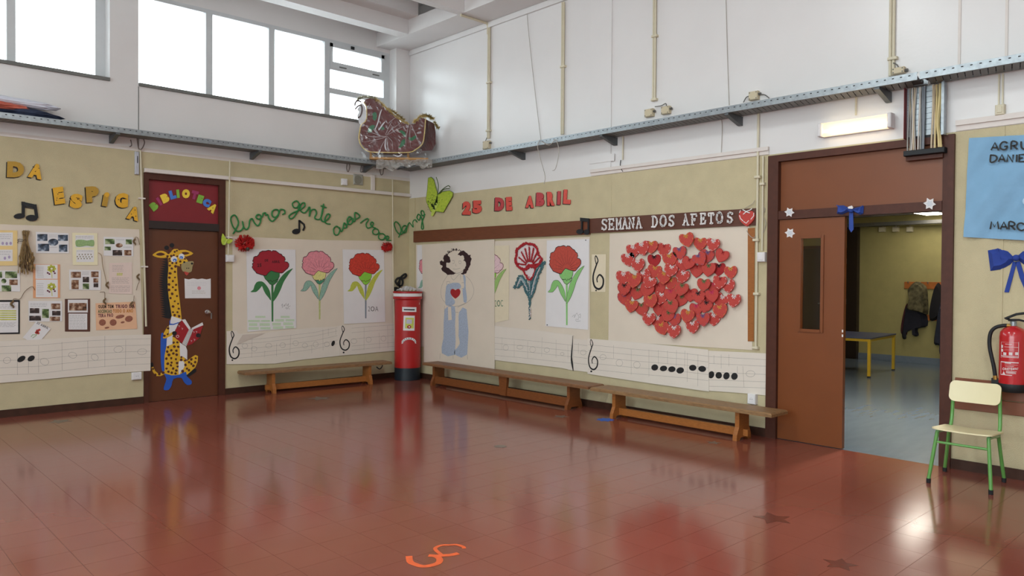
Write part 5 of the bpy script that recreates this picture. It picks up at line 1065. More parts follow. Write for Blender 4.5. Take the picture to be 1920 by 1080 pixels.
TB_ = bpy.data.materials.new('lamp_tube'); TB_.use_nodes = True; bs = TB_.node_tree.nodes['Principled BSDF']; bs.inputs['Emission Color'].default_value = (1, .88, .66, 1); bs.inputs['Emission Strength'].default_value = 7
MB().tube([RW.p(a[0]+.02, z0+.04, .07), RW.p(b[0]-.02, z0+.04, .07)], .013, 10).build('tube', TB_, t)
# cable riser
t = thing('cable_riser', 'vertical cable riser packed with cables above the double door', 'cable tray'); u0, u1 = RW.px(1699, 200, .04)[0], RW.px(1774, 200, .04)[0]; zb, zt_ = 2.48, TZ0-.004
MB().pbox(RW, u0, u0+.004, zb+.1, zt_, .031, .09).build('side_rail', mat('red_painted_edge', (120, 34, 34), .5), t); MB().pbox(RW, u1-.02, u1, zb+.1, zt_, .031, .09).build('side_rail', STEEL, t)
mb = MB(); n = 9
for i in range(n): z = zb+.12+(zt_-zb-.12)*i/n; mb.pbox(RW, u0+.005, u1-.021, z, z+.036, .031, .034)
MB().pbox(RW, u0+.005, u1-.021, zb+.1, zt_, .0300, .0308).build('dark_back', BLACK, t)
pr_ = None
for i in range(n): z = zb+.12+(zt_-zb-.12)*i/n; MB().pbox(RW, u0+.005, u1-.021, z, z+.040, .031, .034).build('rung', STEEL, t)
CM = dict(g=mat('grey_cable', (150, 148, 142), .5), b=mat('beige_cable', (194, 176, 148), .5), y=mat('yellow_cream_cable', (210, 188, 130), .5), d=mat('blue_grey_cable', (120, 126, 134), .5), w=mat('pale_cable', (206, 198, 190), .5))
W_ = u1-u0
for f, c, wv, r in ((.08, 'g', .01, .008), (.12, 'b', -.02, .007), (.155, 'g', .02, .008), (.19, 'w', -.01, .007), (.225, 'b', .01, .009), (.25, 'w', .02, .006), (.36, 'w', -.01, .008), (.39, 'g', .01, .009), (.43, 'd', .01, .010), (.475, 'd', 0, .012), (.69, 'b', .01, .010), (.73, 'b', -.01, .009), (.765, 'y', .01, .010), (.84, 'y', .02, .014), (.87, 'y', .03, .013)):
    rn = random.Random(int(f*1000)); pts = []
    for i in range(7):
        k = i/6; uu = u0+W_*(f+wv*math.sin(k*5+f*9)+(.03 if f > .8 and k > .7 else 0)); pts.append(RW.p(uu, zt_-.004-(zt_-zb-.012)*k, .048+.008*math.sin(f*40)+.012*k))
    MB().tube([tuple(p) for p in sm([tuple(p) for p in pts], 3)], r*.68, 6).build('cable', CM[c], t, smooth=True)
MB().pbox(RW, u0-.005, u1+.003, zb-.035, zb+.006, -.019, .075, .004).build('bottom_grommet', BLACK, t)
MB().pbox(RW, u0, u1-.02, zb-.07, zb-.036, -.0195, .035, .003).build('lower_batten', FRAME, t)
# stars and bow on the door frame
def star(px, py, r, d, lb):
    pts = [(px+(r if k % 2 == 0 else r*.6)*math.cos(math.pi*k/6+.1), py+(r if k % 2 == 0 else r*.6)*math.sin(math.pi*k/6+.1)) for k in range(12)]
    t = thing('paper_star', lb, 'star', 'white paper stars on the double door'); MB().ppoly(RW, pts, d, d+.003).build('star', PAPER, t)
    pts = [(px+(r*.6 if k % 2 == 0 else r*.36)*math.cos(math.pi*k/6+.1), py+(r*.6 if k % 2 == 0 else r*.36)*math.sin(math.pi*k/6+.1)) for k in range(12)]
    MB().ppoly(RW, pts, d+.003, d+.0045).build('inner_star', mat('silver_paper', (206, 208, 214), .4), t)
star(1480, 398, 9.5, .0305, 'white paper star on the transom above the brown door leaf'); star(1481, 437, 10, .0005, 'white paper star on the brown door leaf itself'); star(1743, 382, 12, .0305, 'white paper star on the transom at the open side of the doorway')
S = Z(1420, 230, 4.695)
def bow(lb, pl, z, loops, tails, knot, d, m, group='blue fabric bows'):
    t = thing('fabric_bow', lb, 'bow', group)
    for lp in loops:
        q = [pl.px(x, y, d) for x, y in z(lp)]; n = len(q); cu, cv = sum(p[0] for p in q)/n, sum(p[1] for p in q)/n
        vs = [pl.p(*p, d) for p in q] + [pl.p(cu+(p[0]-cu)*.6, cv+(p[1]-cv)*.6, d+.03) for p in q] + [pl.p(cu, cv, d+.018)]
        fs = [(i, (i+1) % n, n+(i+1) % n, n+i) for i in range(n)] + [(n+i, n+(i+1) % n, 2*n) for i in range(n)]; MB().add(vs, fs).build('loop', m, t, smooth=True)
        nf = MB()
        for k in (0, 2): nf.rib(pl, [q[k], (cu, cv)], [.006, .002], d+.016, d+.026)
        nf.build('pleat', m, t)
    for tl in tails: MB().ppoly(pl, z(tl), d, d+.006).build('tail', m, t)
    c = z([knot])[0]; p = pl.P(*c, d+.02); MB().ell((p.x, p.y, p.z), .022, .026, .024, 10, 6).build('knot', m, t, smooth=True)
    return t
t = bow('blue fabric bow with one tail on the transom over the doorway', RW, S, [[(825, 760), (760, 728), (708, 728), (700, 800), (745, 808), (800, 785)], [(825, 760), (880, 745), (938, 732), (932, 800), (905, 812), (850, 785)]], [[(808, 770), (842, 770), (846, 940), (826, 965), (806, 935)]], (825, 768), .031, BLUEF)
MB().ppoly(RW, S([(795, 742), (830, 730), (842, 745), (838, 758), (800, 756)]), .075, .085).build('white_star', PAPER, t)
# blue banner
U = Z(1780, 230, 3.273)
FAB = mat('light_blue_fabric', (130, 172, 204), .85, .05, 6, .5, 9)
t = thing('fabric_banner', 'light blue fabric banner with black painted letters on right wall', 'banner')
uv = [RW.px(x, y, .02) for x, y in U([(123, 95), (700, 62), (700, 735), (90, 702)])]; NX, NY = 40, 36; vs = []
for j in range(NY+1):
    for i in range(NX+1):
        a, b = i/NX, j/NY; p = [(uv[0][k]*(1-a)+uv[1][k]*a)*(1-b)+(uv[3][k]*(1-a)+uv[2][k]*a)*b for k in (0, 1)]
        w_ = .014*math.sin(6*a+8*b+2*math.sin(3*a))*min(1, 4*b)*min(1, 3*a+.3)+.006*math.sin(16*a-11*b)*b+.003*math.sin(31*a+23*b); vs.append(RW.p(p[0], p[1], .027+w_))
mb = MB().add(vs, [(j*(NX+1)+i, j*(NX+1)+i+1, (j+1)*(NX+1)+i+1, (j+1)*(NX+1)+i) for j in range(NY) for i in range(NX)]); mb.build('cloth', FAB, t, smooth=True)
BF = {'A': [[(0, 1), (.5, 0), (1, 1)], [(.2, .66), (.8, .66)]], 'G': [[(.92, .2), (.7, .03), (.35, .05), (.06, .4), (.1, .8), (.4, 1), (.75, .95), (.95, .62)], [(.55, .6), (1, .58)]], 'R': [[(.05, 1), (.1, 0), (.7, .02), (.9, .25), (.7, .48), (.12, .52)], [(.4, .52), (.95, 1)]],
      'U': [[(.05, 0), (.08, .7), (.4, 1), (.75, .85), (.9, 0)]], 'D': [[(.08, 0), (.05, 1), (.6, .95), (.95, .55), (.75, .12), (.0, .0)]], 'N': [[(0, 1), (.1, 0), (.85, 1), (.95, 0)]], 'I': [[(.6, 0), (.4, 1)]], 'E': [[(.9, 0), (.08, .02), (.05, 1), (.9, .98)], [(.06, .5), (.7, .48)]],
      'M': [[(0, 1), (.15, 0), (.5, .7), (.85, 0), (1, 1)]], 'C': [[(.95, .18), (.65, .02), (.25, .12), (.03, .5), (.25, .9), (.65, 1), (.98, .85)]]}
for ch, x, y, w_, h in (('A', 279, 146, 46, 46), ('G', 334, 141, 50, 48), ('R', 398, 140, 42, 48), ('U', 460, 138, 44, 48), ('D', 272, 219, 44, 42), ('A', 322, 218, 42, 44), ('N', 374, 218, 40, 44), ('I', 413, 218, 10, 44), ('E', 444, 217, 36, 44), ('M', 277, 630, 52, 46), ('A', 334, 632, 44, 44), ('R', 384, 633, 42, 46), ('C', 437, 638, 46, 46)):
    mb = MB()
    for st in BF[ch]: mb.prib(RW, U(sm([(x+(a-.5)*w_, y+(b-.5)*h+(a-.5)*(3 if y > 600 else -2)) for a, b in st], 3) if ch in 'GRUDC' else [(x+(a-.5)*w_, y+(b-.5)*h) for a, b in st]), .0115, .046, .049)
    mb.build('painted_letter', INK, t)
MB().ppoly(RW, U(circ(468, 482, 20, 22, 10)), .046, .048).build('flower_motif', mat('pale_blue_motif', (180, 206, 226), .8), t); MB().ppoly(RW, U(circ(470, 483, 9, 14, 8)), .0485, .05).build('flower_centre', SALM, t)
bow('large royal blue fabric bow hanging below the banner', RW, U, [[(405, 835), (360, 790), (300, 772), (236, 784), (252, 910), (320, 900), (375, 870)], [(405, 830), (450, 790), (520, 770), (580, 800), (560, 900), (470, 880)]], [[(390, 850), (412, 860), (365, 1042), (337, 1040)], [(405, 855), (432, 850), (475, 985), (465, 1030), (430, 950)]], (410, 830), .004, mat('royal_blue_fabric', (36, 62, 146), .8, .08, 20))
# brown wall rails and a framed strip behind the chair
RAIL = mat('rail_brown', (124, 68, 40), .4, .08, 8)
for z0, z1, lb in ((.645, .708, 'upper brown rail under the fire extinguisher'), (.572, .640, 'middle brown rail behind the chair back'), (.468, .566, 'lower brown rail behind the green chair')): MB().pbox(RW, -RY1+.025, 12.4, z0, z1, .001, .02, .003).build('wall_rail', RAIL, None, label=lb, cat='rail', group='brown wall rails')
# fire extinguisher
ex = RW.P(1899, 690, .094); cx, cy, zb = ex.x, ex.y, .645
t = thing('fire_extinguisher', 'red fire extinguisher with black hose on the right wall', 'fire extinguisher'); FR = mat('extinguisher_red', (186, 26, 34), .25, .03, coat=.5)
MB().lathe((cx, cy, zb+.055), [(.088, 0), (.088, .35), (.083, .385), (.062, .41), (.03, .425), (.022, .43)], 28).build('cylinder', FR, t, smooth=True)
MB().lathe((cx, cy, zb), [(.05, .004), (.075, .006), (.091, .03), (.091, .062), (.089, .068)], 28).build('base_cup', BLACK, t, smooth=True)
MB().lathe((cx, cy, zb+.4855), [(.022, 0), (.022, .03), (.016, .034), (.016, .05)], 14).build('valve', STEEL, t, smooth=True)
MB().tube([(cx-.01, cy+.02, zb+.53), (cx-.015, cy+.05, zb+.535), (cx-.015, cy-.02, zb+.57), (cx-.015, cy-.10, zb+.585)], .009, 6).build('lever', BLACK, t); MB().tube([(cx-.01, cy+.03, zb+.525), (cx-.02, cy-.04, zb+.53), (cx-.02, cy-.10, zb+.515)], .008, 6).build('handle', BLACK, t)
Wz = Z(1840, 580, 6.0); hp = [RW.P(x, y, .105) for x, y in Wz(sm([(335, 188), (290, 182), (230, 185), (160, 205), (112, 250), (92, 330), (95, 430), (115, 530), (140, 640), (155, 745)], 4))]
MB().tube(hp, .0135, 10).build('hose', BLACK, t, smooth=True); MB().tube([hp[0], hp[2], hp[4]], .0142, 8).build('brass_fitting', mat('brass', (190, 150, 80), .3, metal=.8), t)
MB().tube([RW.P(x, y, .105) for x, y in Wz([(155, 745), (158, 790)])], .015, 8).build('brass_fitting', mat('brass', (0, 0, 0)), t); p = RW.P(*Wz([(168, 820)])[0], .09); MB().box(p.x-.025, p.x+.025, p.y-.028, p.y+.026, p.z-.035, p.z+.03).build('nozzle_holder', BLACK, t)
def cyl_pt(x, y):  # measured point on the cylinder front
    q = RW.px(x, y, .12+.06); return q
class CylP:
    n = RW.n
    def px(s, x, y, d=0): u, v = RW.px(x, y, .2); return (u, v)
    def p(s, u, v, d=0):
        a = (u+cy)/.0885; a = max(-1.4, min(1.4, a)); return Vector((cx-(.0885+d)*math.cos(a), cy-(.0885+d)*math.sin(a), v))
CP = CylP(); LBL = mat('extinguisher_label_white', (222, 206, 206), .5); lb = MB()
off = RW.px(1840+350/6, 700, .2)[0]+cy
for r in ((240, 370, 455, 384), (300, 392, 380, 402), (290, 413, 410, 420), (290, 428, 450, 434), (295, 452, 405, 458), (282, 464, 450, 474), (240, 528, 455, 536), (255, 542, 455, 550), (240, 372, 246, 550), (452, 372, 458, 550), (275, 488, 315, 522), (345, 488, 385, 522), (415, 488, 450, 522), (245, 405, 270, 440), (245, 450, 272, 482), (235, 600, 242, 745), (235, 600, 455, 605), (295, 605, 370, 618), (295, 624, 445, 638), (300, 645, 400, 649), (310, 705, 430, 709), (310, 715, 420, 719), (310, 725, 425, 729), (235, 742, 380, 746)):
    q = [CP.px(x, y) for x, y in Wz(rect(*r))]; n = 4; 
    a0, a1 = q[0][0]-off, q[1][0]-off; vs = []
    for i in range(n+1): u = a0+(a1-a0)*i/n; vs += [CP.p(u, q[0][1], .0008), CP.p(u, q[2][1], .0008)]
    lb.add(vs, [(2*i, 2*i+1, 2*i+3, 2*i+2) for i in range(n)])
for tri in ([(258, 745), (282, 700), (306, 745)],): lb.add([CP.p(CP.px(*p)[0]-off, CP.px(*p)[1], .001) for p in Wz(tri)], [(0, 1, 2)])
lb.build('label_print', LBL, t)
mb = MB()
for ch, x, w_ in zip('OREYSafety', (282, 314, 336, 356, 376, 395, 408, 420, 431, 445), (34, 20, 18, 18, 18, 12, 10, 8, 10, 10)):
    vs, fs, asp = glyph(ch, .04); k = len(mb.v); out = []
    for a, b, c_ in vs: u, v = CP.px(*Wz([(x+(a-.5)*w_, 676-(b-.5)*(30 if x < 390 else 24))])[0]); out.append(CP.p(u-off, v, .0008+.0006*c_))
    mb.add(out, fs)
mb.build('label_lettering', LBL, t)
MB().box(cx+.0895, -.001, cy-.02, cy+.02, zb+.3, zb+.36).build('wall_hook', BLACK, t)
# ================================================================== benches
def bench(lb, org, ang, L, legs, wide, top, sw=.27, seat_z=(.262, .298), rail_h=.07, rail_u=None, wood=None, mid=None, lw0=.17, lw1=.25):
    t = thing('wooden_bench', lb, 'bench', 'long low wooden benches'); M = Matrix.Translation(Vector(org)) @ Matrix.Rotation(ang, 4, 'Z'); wood = wood or BENCH
    s = MB(); k = .012; a = [(-L/2, -sw/2), (L/2, -sw/2), (L/2, sw/2), (-L/2, sw/2)]
    s.add([(x, y, seat_z[0]) for x, y in a] + [(x, y, seat_z[1]-k) for x, y in a] + [(x-math.copysign(k, x), y-math.copysign(k, y), seat_z[1]) for x, y in a], [(3, 2, 1, 0), (8, 9, 10, 11)] + [f for i in range(4) for f in ((i, (i+1) % 4, 4+(i+1) % 4, 4+i), (4+i, 4+(i+1) % 4, 8+(i+1) % 4, 8+i))])
    s.xf(M).build('seat_board', top, t)
    zt = seat_z[0]-.001
    for i, lx in enumerate(legs):
        inv = mid == i; p = [(-lw1/2, 0), (-lw1/2+.05, 0), (-lw1/2+.07, .025), (lw1/2-.07, .025), (lw1/2-.05, 0), (lw1/2, 0), (lw1/2-.005, .05), (lw0/2, .12), (lw0/2, zt), (-lw0/2, zt), (-lw0/2, .12), (-lw1/2+.005, .05)]
        if inv: p = [(-.05, .03), (.05, .03), (.075, zt), (-.075, zt)]
        mb = MB(); h = .021; n = len(p)
        if inv: vs = [(lx+x, yy, z) for yy in (-sw*.36, -sw*.36+.04) for x, z in p]
        else: vs = [(lx+e*h, y, z) for e in (-1, 1) for y, z in p]
        mb.add(vs, [tuple(range(n-1, -1, -1)), tuple(range(n, 2*n))] + [(j, (j+1) % n, n+(j+1) % n, n+j) for j in range(n)]); mb.xf(M).build('leg', wood, t)
    r0, r1 = min(legs)-.05, max(legs)+.05
    if wide: MB().box(min(legs)+.0215, max(legs)-.0215, -.075, -.045, .03, .03+rail_h).xf(M).build('stretcher', wood, t)
    else: MB().box(min(legs)+.0215, max(legs)-.0215, -.022, .022, .032, .032+rail_h).xf(M).build('stretcher', wood, t); [MB().box(min(legs)-.07 if e < 0 else max(legs)+.0215, min(legs)-.0215 if e < 0 else max(legs)+.07, -.02, .02, .036, .03+rail_h-.004).xf(M).build('tenon', wood, t) for e in (-1, 1)]
    return t
bench('wooden bench standing below the curling stave left of the letter box', (-1.58, -.215, 0), -.065, 2.04, [-.645, .70], False, BENCHT, seat_z=(.252, .288), sw=.25)
bench('longest brown bench with three supports below the girl drawing', (-.232, -2.31, 0), -math.pi/2, 2.97, [-1.30, .09, 1.155], True, mat('brown_bench_top', (128, 88, 58), .45, .2, 9, stretch=(9, 2, 9)), wood=BENCHD, mid=1, rail_h=.095)
bench('worn wooden bench under the black notes beside the double door', (-.262, -4.89, 0), -math.pi/2-.005, 2.07, [-.76, .67], False, mat('worn_bench_top2', (140, 106, 70), .5, .3, 9, stretch=(9, 2, 9)), sw=.29)
MB().tube([LW.P(x, y, .05) for x, y in sm([(706, 688), (712, 692), (717, 686), (715, 682)], 4)], .008, 6).build('hook', BLACK, None, label='small black hook on the wall below the bench end by the letter box', cat='hook')
# ================================================================== letter box
cx, cy, r = -.222, -.275, .186
t = thing('letter_box', 'red cylindrical toy letter box standing in the room corner', 'letter box'); PR = mat('post_box_red', (176, 28, 28), .42, .05, 5); NV = mat('navy_base_paint', (26, 34, 42), .5, .1)
def ocyl(prof, n=16): return MB().lathe((cx, cy, 0), prof, n)
ocyl([(r, .0015), (r, .175)]).build('base', NV, t, smooth=True)
ocyl([(r, .176), (r, 1.135)]).build('body', PR, t, smooth=True)
rim = ocyl([(r+.001, 1.13), (r+.022, 1.15), (r+.022, 1.175), (r+.012, 1.178), (r+.012, 1.225), (r+.024, 1.232), (r+.024, 1.25), (.02, 1.253)], 24).build('lid', PR, t, smooth=True)
ocyl([(r+.0125, 1.18), (r+.0145, 1.181), (r+.0145, 1.222), (r+.0125, 1.2235)], 24).build('white_band', PAPER, rim)
vd = Vector((CAM.x-cx, CAM.y-cy, 0)).normalized(); sd = Vector((-vd.y, vd.x, 0))
class BoxP:  # measured mark wrapped on the drum
    def __init__(s, rr): s.r = rr; s.n = vd
    def px(s, x, y, d=0):
        rd = ray(x, y); q = Vector((cx, cy, 0))+vd*s.r; tt = (q-CAM).dot(vd)/rd.dot(vd); h = CAM+rd*tt; return ((h-Vector((cx, cy, 0))).dot(sd), h.z)
    def p(s, u, v, d=0):
        a = max(-1.35, min(1.35, u/s.r)); e = Vector((cx, cy, v)) + (vd*math.cos(a)+sd*math.sin(a))*(s.r+d); return e
BP = BoxP(r+.0005)
def patch(pts, m, name, d, parent=t, cols=6):
    q = [BP.px(x, y) for x, y in pts]; vs = []
    for i in range(cols+1):
        f = i/cols; top = [q[0][k]*(1-f)+q[1][k]*f for k in (0, 1)]; bot = [q[3][k]*(1-f)+q[2][k]*f for k in (0, 1)]; vs += [BP.p(*top, d), BP.p(*bot, d)]
    n = len(vs); vs += [BP.p(0, 0, 0)]*0
    return MB().add(vs, [(2*i, 2*i+1, 2*i+3, 2*i+2) for i in range(cols)]).build(name, m, parent)
sp_ = patch(Y1([(243, 340), (369, 343), (368, 383), (243, 380)]), PAPER, 'slot_plate', .003); patch(Y1([(257, 357), (351, 359), (351, 370), (257, 367)]), BLACK, 'letter_slot', .0045, sp_)
cd_ = patch(Y1([(256, 413), (352, 414), (349, 541), (251, 538)]), PAPER, 'notice_card', .003); patch(Y1([(272, 430), (344, 432), (341, 522), (268, 520)]), mat('yellow_green_card', (200, 204, 96), .7, .1, 40), 'card_print', .004, cd_); patch(Y1([(280, 445), (326, 446), (324, 482), (278, 480)]), mat('lilac_print', (196, 190, 208), .7), 'card_print', .005, cd_)
MB().add([BP.p(*BP.px(x, y), .006) for x, y in Y1(circ(302, 508, 17, 15, 12))], [tuple(range(11, -1, -1))]).build('card_flower', RED2, cd_); MB().add([BP.p(*BP.px(x, y), .0068) for x, y in Y1([(298, 498), (312, 508), (298, 516)])], [(0, 1, 2)]).build('card_flower', PAPER, cd_)
# arched name band CORREIO
mb = MB(); out_, in_ = [], []
for i in range(15):
    a = math.pi*(1.17+.66*i/14); out_.append((302+75*math.cos(a), 665+68*math.sin(a))); in_.append((302+58*math.cos(a), 665+50*math.sin(a)))
vs = []
for o_, i_ in zip(out_, in_): vs += [BP.p(*BP.px(*Y1([o_])[0]), .003), BP.p(*BP.px(*Y1([i_])[0]), .003)]
bd_ = mb.add(vs, [(2*i, 2*i+1, 2*i+3, 2*i+2) for i in range(14)]).build('name_band', PAPER, t)
for s_ in (-1, 1):
    e = [(302+s_*52, 640), (302+s_*70, 634), (302+s_*62, 640), (302+s_*66, 652), (302+s_*50, 646)]
    q = [BP.p(*BP.px(*p), .0032) for p in Y1(e if s_ < 0 else e)]; MB().add(q, [tuple(range(5))]).build('band_end', PAPER, bd_)
mb = MB()
for k, ch in enumerate('CORREIO'):
    a = math.pi*(1.23+.54*k/6); mx, my = 302+66.5*math.cos(a), 665+59*math.sin(a); vs, fs, asp = glyph(ch, .02); rr = a-1.5*math.pi; w_ = 10 if ch != 'I' else 3
    mb.add([BP.p(*BP.px(*Y1([(mx+(p-.5)*w_*math.cos(rr)+(q_-.5)*13*math.sin(rr), my+(p-.5)*w_*math.sin(rr)-(q_-.5)*13*math.cos(rr))])[0]), .0034+.0006*k_) for p, q_, k_ in vs], fs)
mb.build('lettering', INK, bd_)
MB().add([BP.p(*BP.px(*p), .001) for p in Y1([(405, 325), (408, 305), (414, 300), (413, 318)])], [(0, 1, 2, 3)]).build('paint_chip', PAPER, t)
mb = MB(); rn = random.Random(4)   # crumpled clear plastic on the lid
PLAS = glass_mat('clear_plastic', (.96, .95, .95, 1), .14, .05)
def crumple(fn, nx, ny, amp, seed):
    rn = random.Random(seed); vs = []
    for j in range(ny+1):
        for i in range(nx+1): p, n = fn(i/nx, j/ny); vs.append(Vector(p)+Vector(n)*rn.uniform(0, amp))
    return MB().add(vs, [(j*(nx+1)+i, j*(nx+1)+i+1, (j+1)*(nx+1)+i+1, (j+1)*(nx+1)+i) for j in range(ny) for i in range(nx)])
bag2 = crumple(lambda a, b: ((cx-.02+(a-.5)*.26, cy-.02+(b-.5)*.24, 1.2545+.05*math.sin(math.pi*a)*math.sin(math.pi*b)), (0, 0, 1)), 12, 12, .03, 9); bag2.build('plastic_bag', mat('milky_plastic', (196, 192, 192), .3, .1, 20), None, label='crumpled clear plastic bag lying on the letter box lid', cat='bag')
# ================================================================== school chair
t = thing('school_chair', 'school chair with green tube frame and cream seat by the doorway', 'chair'); GT = mat('green_tube_paint', (98, 158, 78), .35, .06, 10, coat=.3); PLY = mat('cream_laminate', (232, 220, 178), .4, .02, 6); EDG = mat('plywood_edge', (96, 68, 48), .6); RUB = BLACK
fl, fr_, bl, br = Vector((-.592, -7.233, 0)), Vector((-.600, -7.627, 0)), Vector((-.156, -7.205, 0)), Vector((-.168, -7.597, 0))
sf, sb = .372, .352
fl2, fr2 = Vector((-.555, -7.275, sf)), Vector((-.56, -7.598, sf)); bl2, br2 = Vector((-.27, -7.265, sb)), Vector((-.275, -7.585, sb))
btop = [Vector((-.205, -7.272, .675)), Vector((-.21, -7.572, .675))]
for a, b in ((fl, fl2), (fr_, fr2)):
    lg = MB().tube([a+Vector((0, 0, .03)), b], .0125, 10).build('leg', GT, t, smooth=True); MB().tube([a+Vector((0, 0, .001)), a+Vector((0, 0, .032))], .0155, 10).build('rubber_foot', RUB, lg)
for a, b in ((bl, bl2), (br, br2)):
    m_ = a.lerp(b, .97); lg = MB().tube([a+Vector((0, 0, .03)), a.lerp(b, .6), m_], .0125, 10).build('leg', GT, t, smooth=True); MB().tube([a+Vector((0, 0, .001)), a+Vector((0, 0, .032))], .0155, 10).build('rubber_foot', RUB, lg)
for f2, b2, tp in ((fl2, bl2, btop[0]), (fr2, br2, btop[1])): MB().tube([tuple(p) for p in sm([tuple(f2), tuple(f2.lerp(b2, .5)+Vector((0, 0, .002))), tuple(b2), tuple(b2.lerp(tp, .25)+Vector((.035, 0, 0))), tuple(tp)], 4)], .0125, 10).build('side_tube', GT, t, smooth=True)
MB().tube([fl.lerp(fl2, .8), fr_.lerp(fr2, .8)], .009, 8).build('crossbar', GT, t, smooth=True); MB().tube([bl2+Vector((.01, 0, -.01)), br2+Vector((.01, 0, -.01))], .009, 8).build('crossbar', GT, t, smooth=True)
def curved(name, o, ex, ey, ez, w_, h, th, curve, m, n=10, rc=.04):
    pts = []
    for qx, qy, a0 in ((1, 1, 0), (-1, 1, 1), (-1, -1, 2), (1, -1, 3)):
        for k in range(5): a = math.pi/2*(a0+k/4); pts.append((qx*(w_/2-rc)+rc*math.cos(a), qy*(h/2-rc)+rc*math.sin(a)))
    # subdivide along x so that the board can bend
    cs = [rc*(1-math.cos(math.pi/2*k/6)) for k in range(7)]; cols = [-w_/2+c for c in cs]+[-w_/2+rc+(w_-2*rc)*i/n for i in range(1, n)]+[w_/2-c for c in cs[::-1]]; n = len(cols)-1; vs, fs = [], []
    def hy(x): e = abs(x)-(w_/2-rc); return h/2 if e <= 0 else h/2-rc+math.sqrt(max(0, rc*rc-e*e))
    for x in cols:
        d = curve(x/(w_/2)); H_ = hy(x)
        for y, k in ((-H_, 0), (H_, 0), (H_, th), (-H_, th)): vs.append(o+ex*x+ey*y+ez*(d+k))
    for i in range(n):
        for k in range(4): a, b = 4*i, 4*(i+1); fs.append((a+k, a+(k+1) % 4, b+(k+1) % 4, b+k))
    fs += [(3, 2, 1, 0), (4*n, 4*n+1, 4*n+2, 4*n+3)]
    return MB().add(vs, fs)
sc_ = (fl2+fr2+bl2+br2)/4; exv = (fl2-fr2).normalized(); eyv = (bl2+br2-fl2-fr2).normalized()
ez = exv.cross(eyv); ez = ez if ez.z > 0 else -ez
curved('seat', sc_+ez*.0135+eyv*(-.01), exv, eyv, ez, .385, .375, .010, lambda x: .006*x*x, PLY).build('seat', PLY, t)
curved('seat', sc_+ez*.0125+eyv*(-.01), exv, eyv, ez, .380, .370, .0009, lambda x: .006*x*x, EDG).build('seat_underside', EDG, t)
bc = (btop[0]+btop[1])/2+Vector((0, 0, -.045)); bu_ = (btop[0]-bl2).normalized(); bx = (btop[0]-btop[1]).normalized(); bz = bx.cross(bu_); bz = bz if bz.x < 0 else -bz
curved('back', bc+bz*.0135, bx, bu_, bz, .335, .155, .010, lambda x: .018*x*x-.004, PLY).build('backrest', PLY, t)
# ================================================================== wrapped sleigh on the tray
X1 = Z(620, 150, 6.0); SR = mat('sleigh_dark_red', (98, 30, 26), .5, .08, 8); GO = mat('gold_tinsel', (228, 204, 138), .35, .3, 90, metal=.12); GO2 = mat('old_gold_tinsel', (176, 150, 76), .35, .35, 90, metal=.15); HOL = mat('holly_green', (58, 122, 84), .7, .15, 40); OAK = mat('light_oak_base', (176, 128, 66), .5, .1, 10)
t = thing('toy_sleigh', 'dark red toy sleigh with gold tinsel wrapped in clear plastic', 'sleigh')
SIDE = [(395, 218), (440, 205), (490, 212), (560, 262), (640, 342), (720, 412), (800, 472), (865, 502), (900, 502), (950, 472), (1010, 420), (1062, 435), (1060, 560), (1045, 660), (1010, 735), (930, 785), (870, 808), (460, 808), (400, 780), (345, 715), (325, 650), (330, 575), (348, 500), (395, 468), (408, 400), (400, 300), (370, 250)]
uv = [SLP.px(x, y, 0) for x, y in X1(SIDE)]
def sclamp(pts): return [p for p in pts]
MB().poly(SLP, uv, -.016, 0, back=True).build('side_panel', SR, t); MB().poly(SLP, [(u*.9, v) for u, v in uv], -.235, -.22, back=True).build('side_panel', SR, t)
zs = [v for u, v in uv]; fl_ = MB()
low = uv[13:24]
vs = [SLP.p(u*.99, v+.012, -.0165) for u, v in low] + [SLP.p(u*.89, v+.012, -.2195) for u, v in low]; n = len(low); fl_.add(vs, [(i, i+1, n+i+1, n+i) for i in range(n-1)]); fl_.build('tub', SR, t)
gt = MB().tube([SLP.P(x, y, .008) for x, y in X1(sm([(370, 250), (400, 300), (406, 400), (388, 468), (346, 502), (326, 580), (319, 660), (346, 740), (430, 805), (600, 815), (870, 815), (960, 780), (1030, 720), (1050, 640), (1062, 520), (1068, 432)], 4))], .0085, 6).build('gold_edging', GO, t)
def tinsel(pts, r, n, m, seed, d=0):
    rn = random.Random(seed); q = sm(pts, 6); mb = MB()
    for k in range(n):
        a = rn.choice(range(len(q)-1)); f = rn.random(); x, y = q[a][0]+(q[a+1][0]-q[a][0])*f, q[a][1]+(q[a+1][1]-q[a][1])*f
        c = SLP.P(*X1([(x, y)])[0], d); dr = Vector((rn.gauss(0, 1), rn.gauss(0, 1), rn.gauss(0, 1))).normalized(); s_ = dr.orthogonal().normalized()*.0065; e = c+dr*r*2.1*rn.uniform(.45, 1)
        mb.add([c-s_, c+s_, e], [(0, 1, 2)])
    return mb.build('tinsel', m, t, kind='stuff')
tinsel([(290, 240), (320, 205), (370, 192), (440, 192), (500, 205)], .024, 500, mat('silver_tinsel', (206, 200, 176), .3, .25, 90, metal=.6), 1)
tinsel([(500, 212), (560, 255), (640, 330), (720, 400), (800, 460), (870, 488)], .024, 800, GO, 2); tinsel([(650, 320), (720, 365), (780, 410), (830, 450)], .026, 350, GO2, 3, -.05)
tinsel([(935, 478), (970, 445), (1015, 405), (1060, 415)], .026, 350, GO, 4); tinsel([(1040, 395), (1100, 405), (1150, 435)], .03, 400, GO2, 5, -.08); tinsel([(1165, 470), (1190, 515), (1215, 545)], .022, 250, GO2, 6, -.1)
MB().poly(SLP, [SLP.px(x, y, -.15) for x, y in X1([(1066, 440), (1165, 490), (1180, 590), (1180, 720), (1140, 790), (1000, 800), (1050, 640)])], -.16, -.15, back=True).build('back_panel', SR, t)
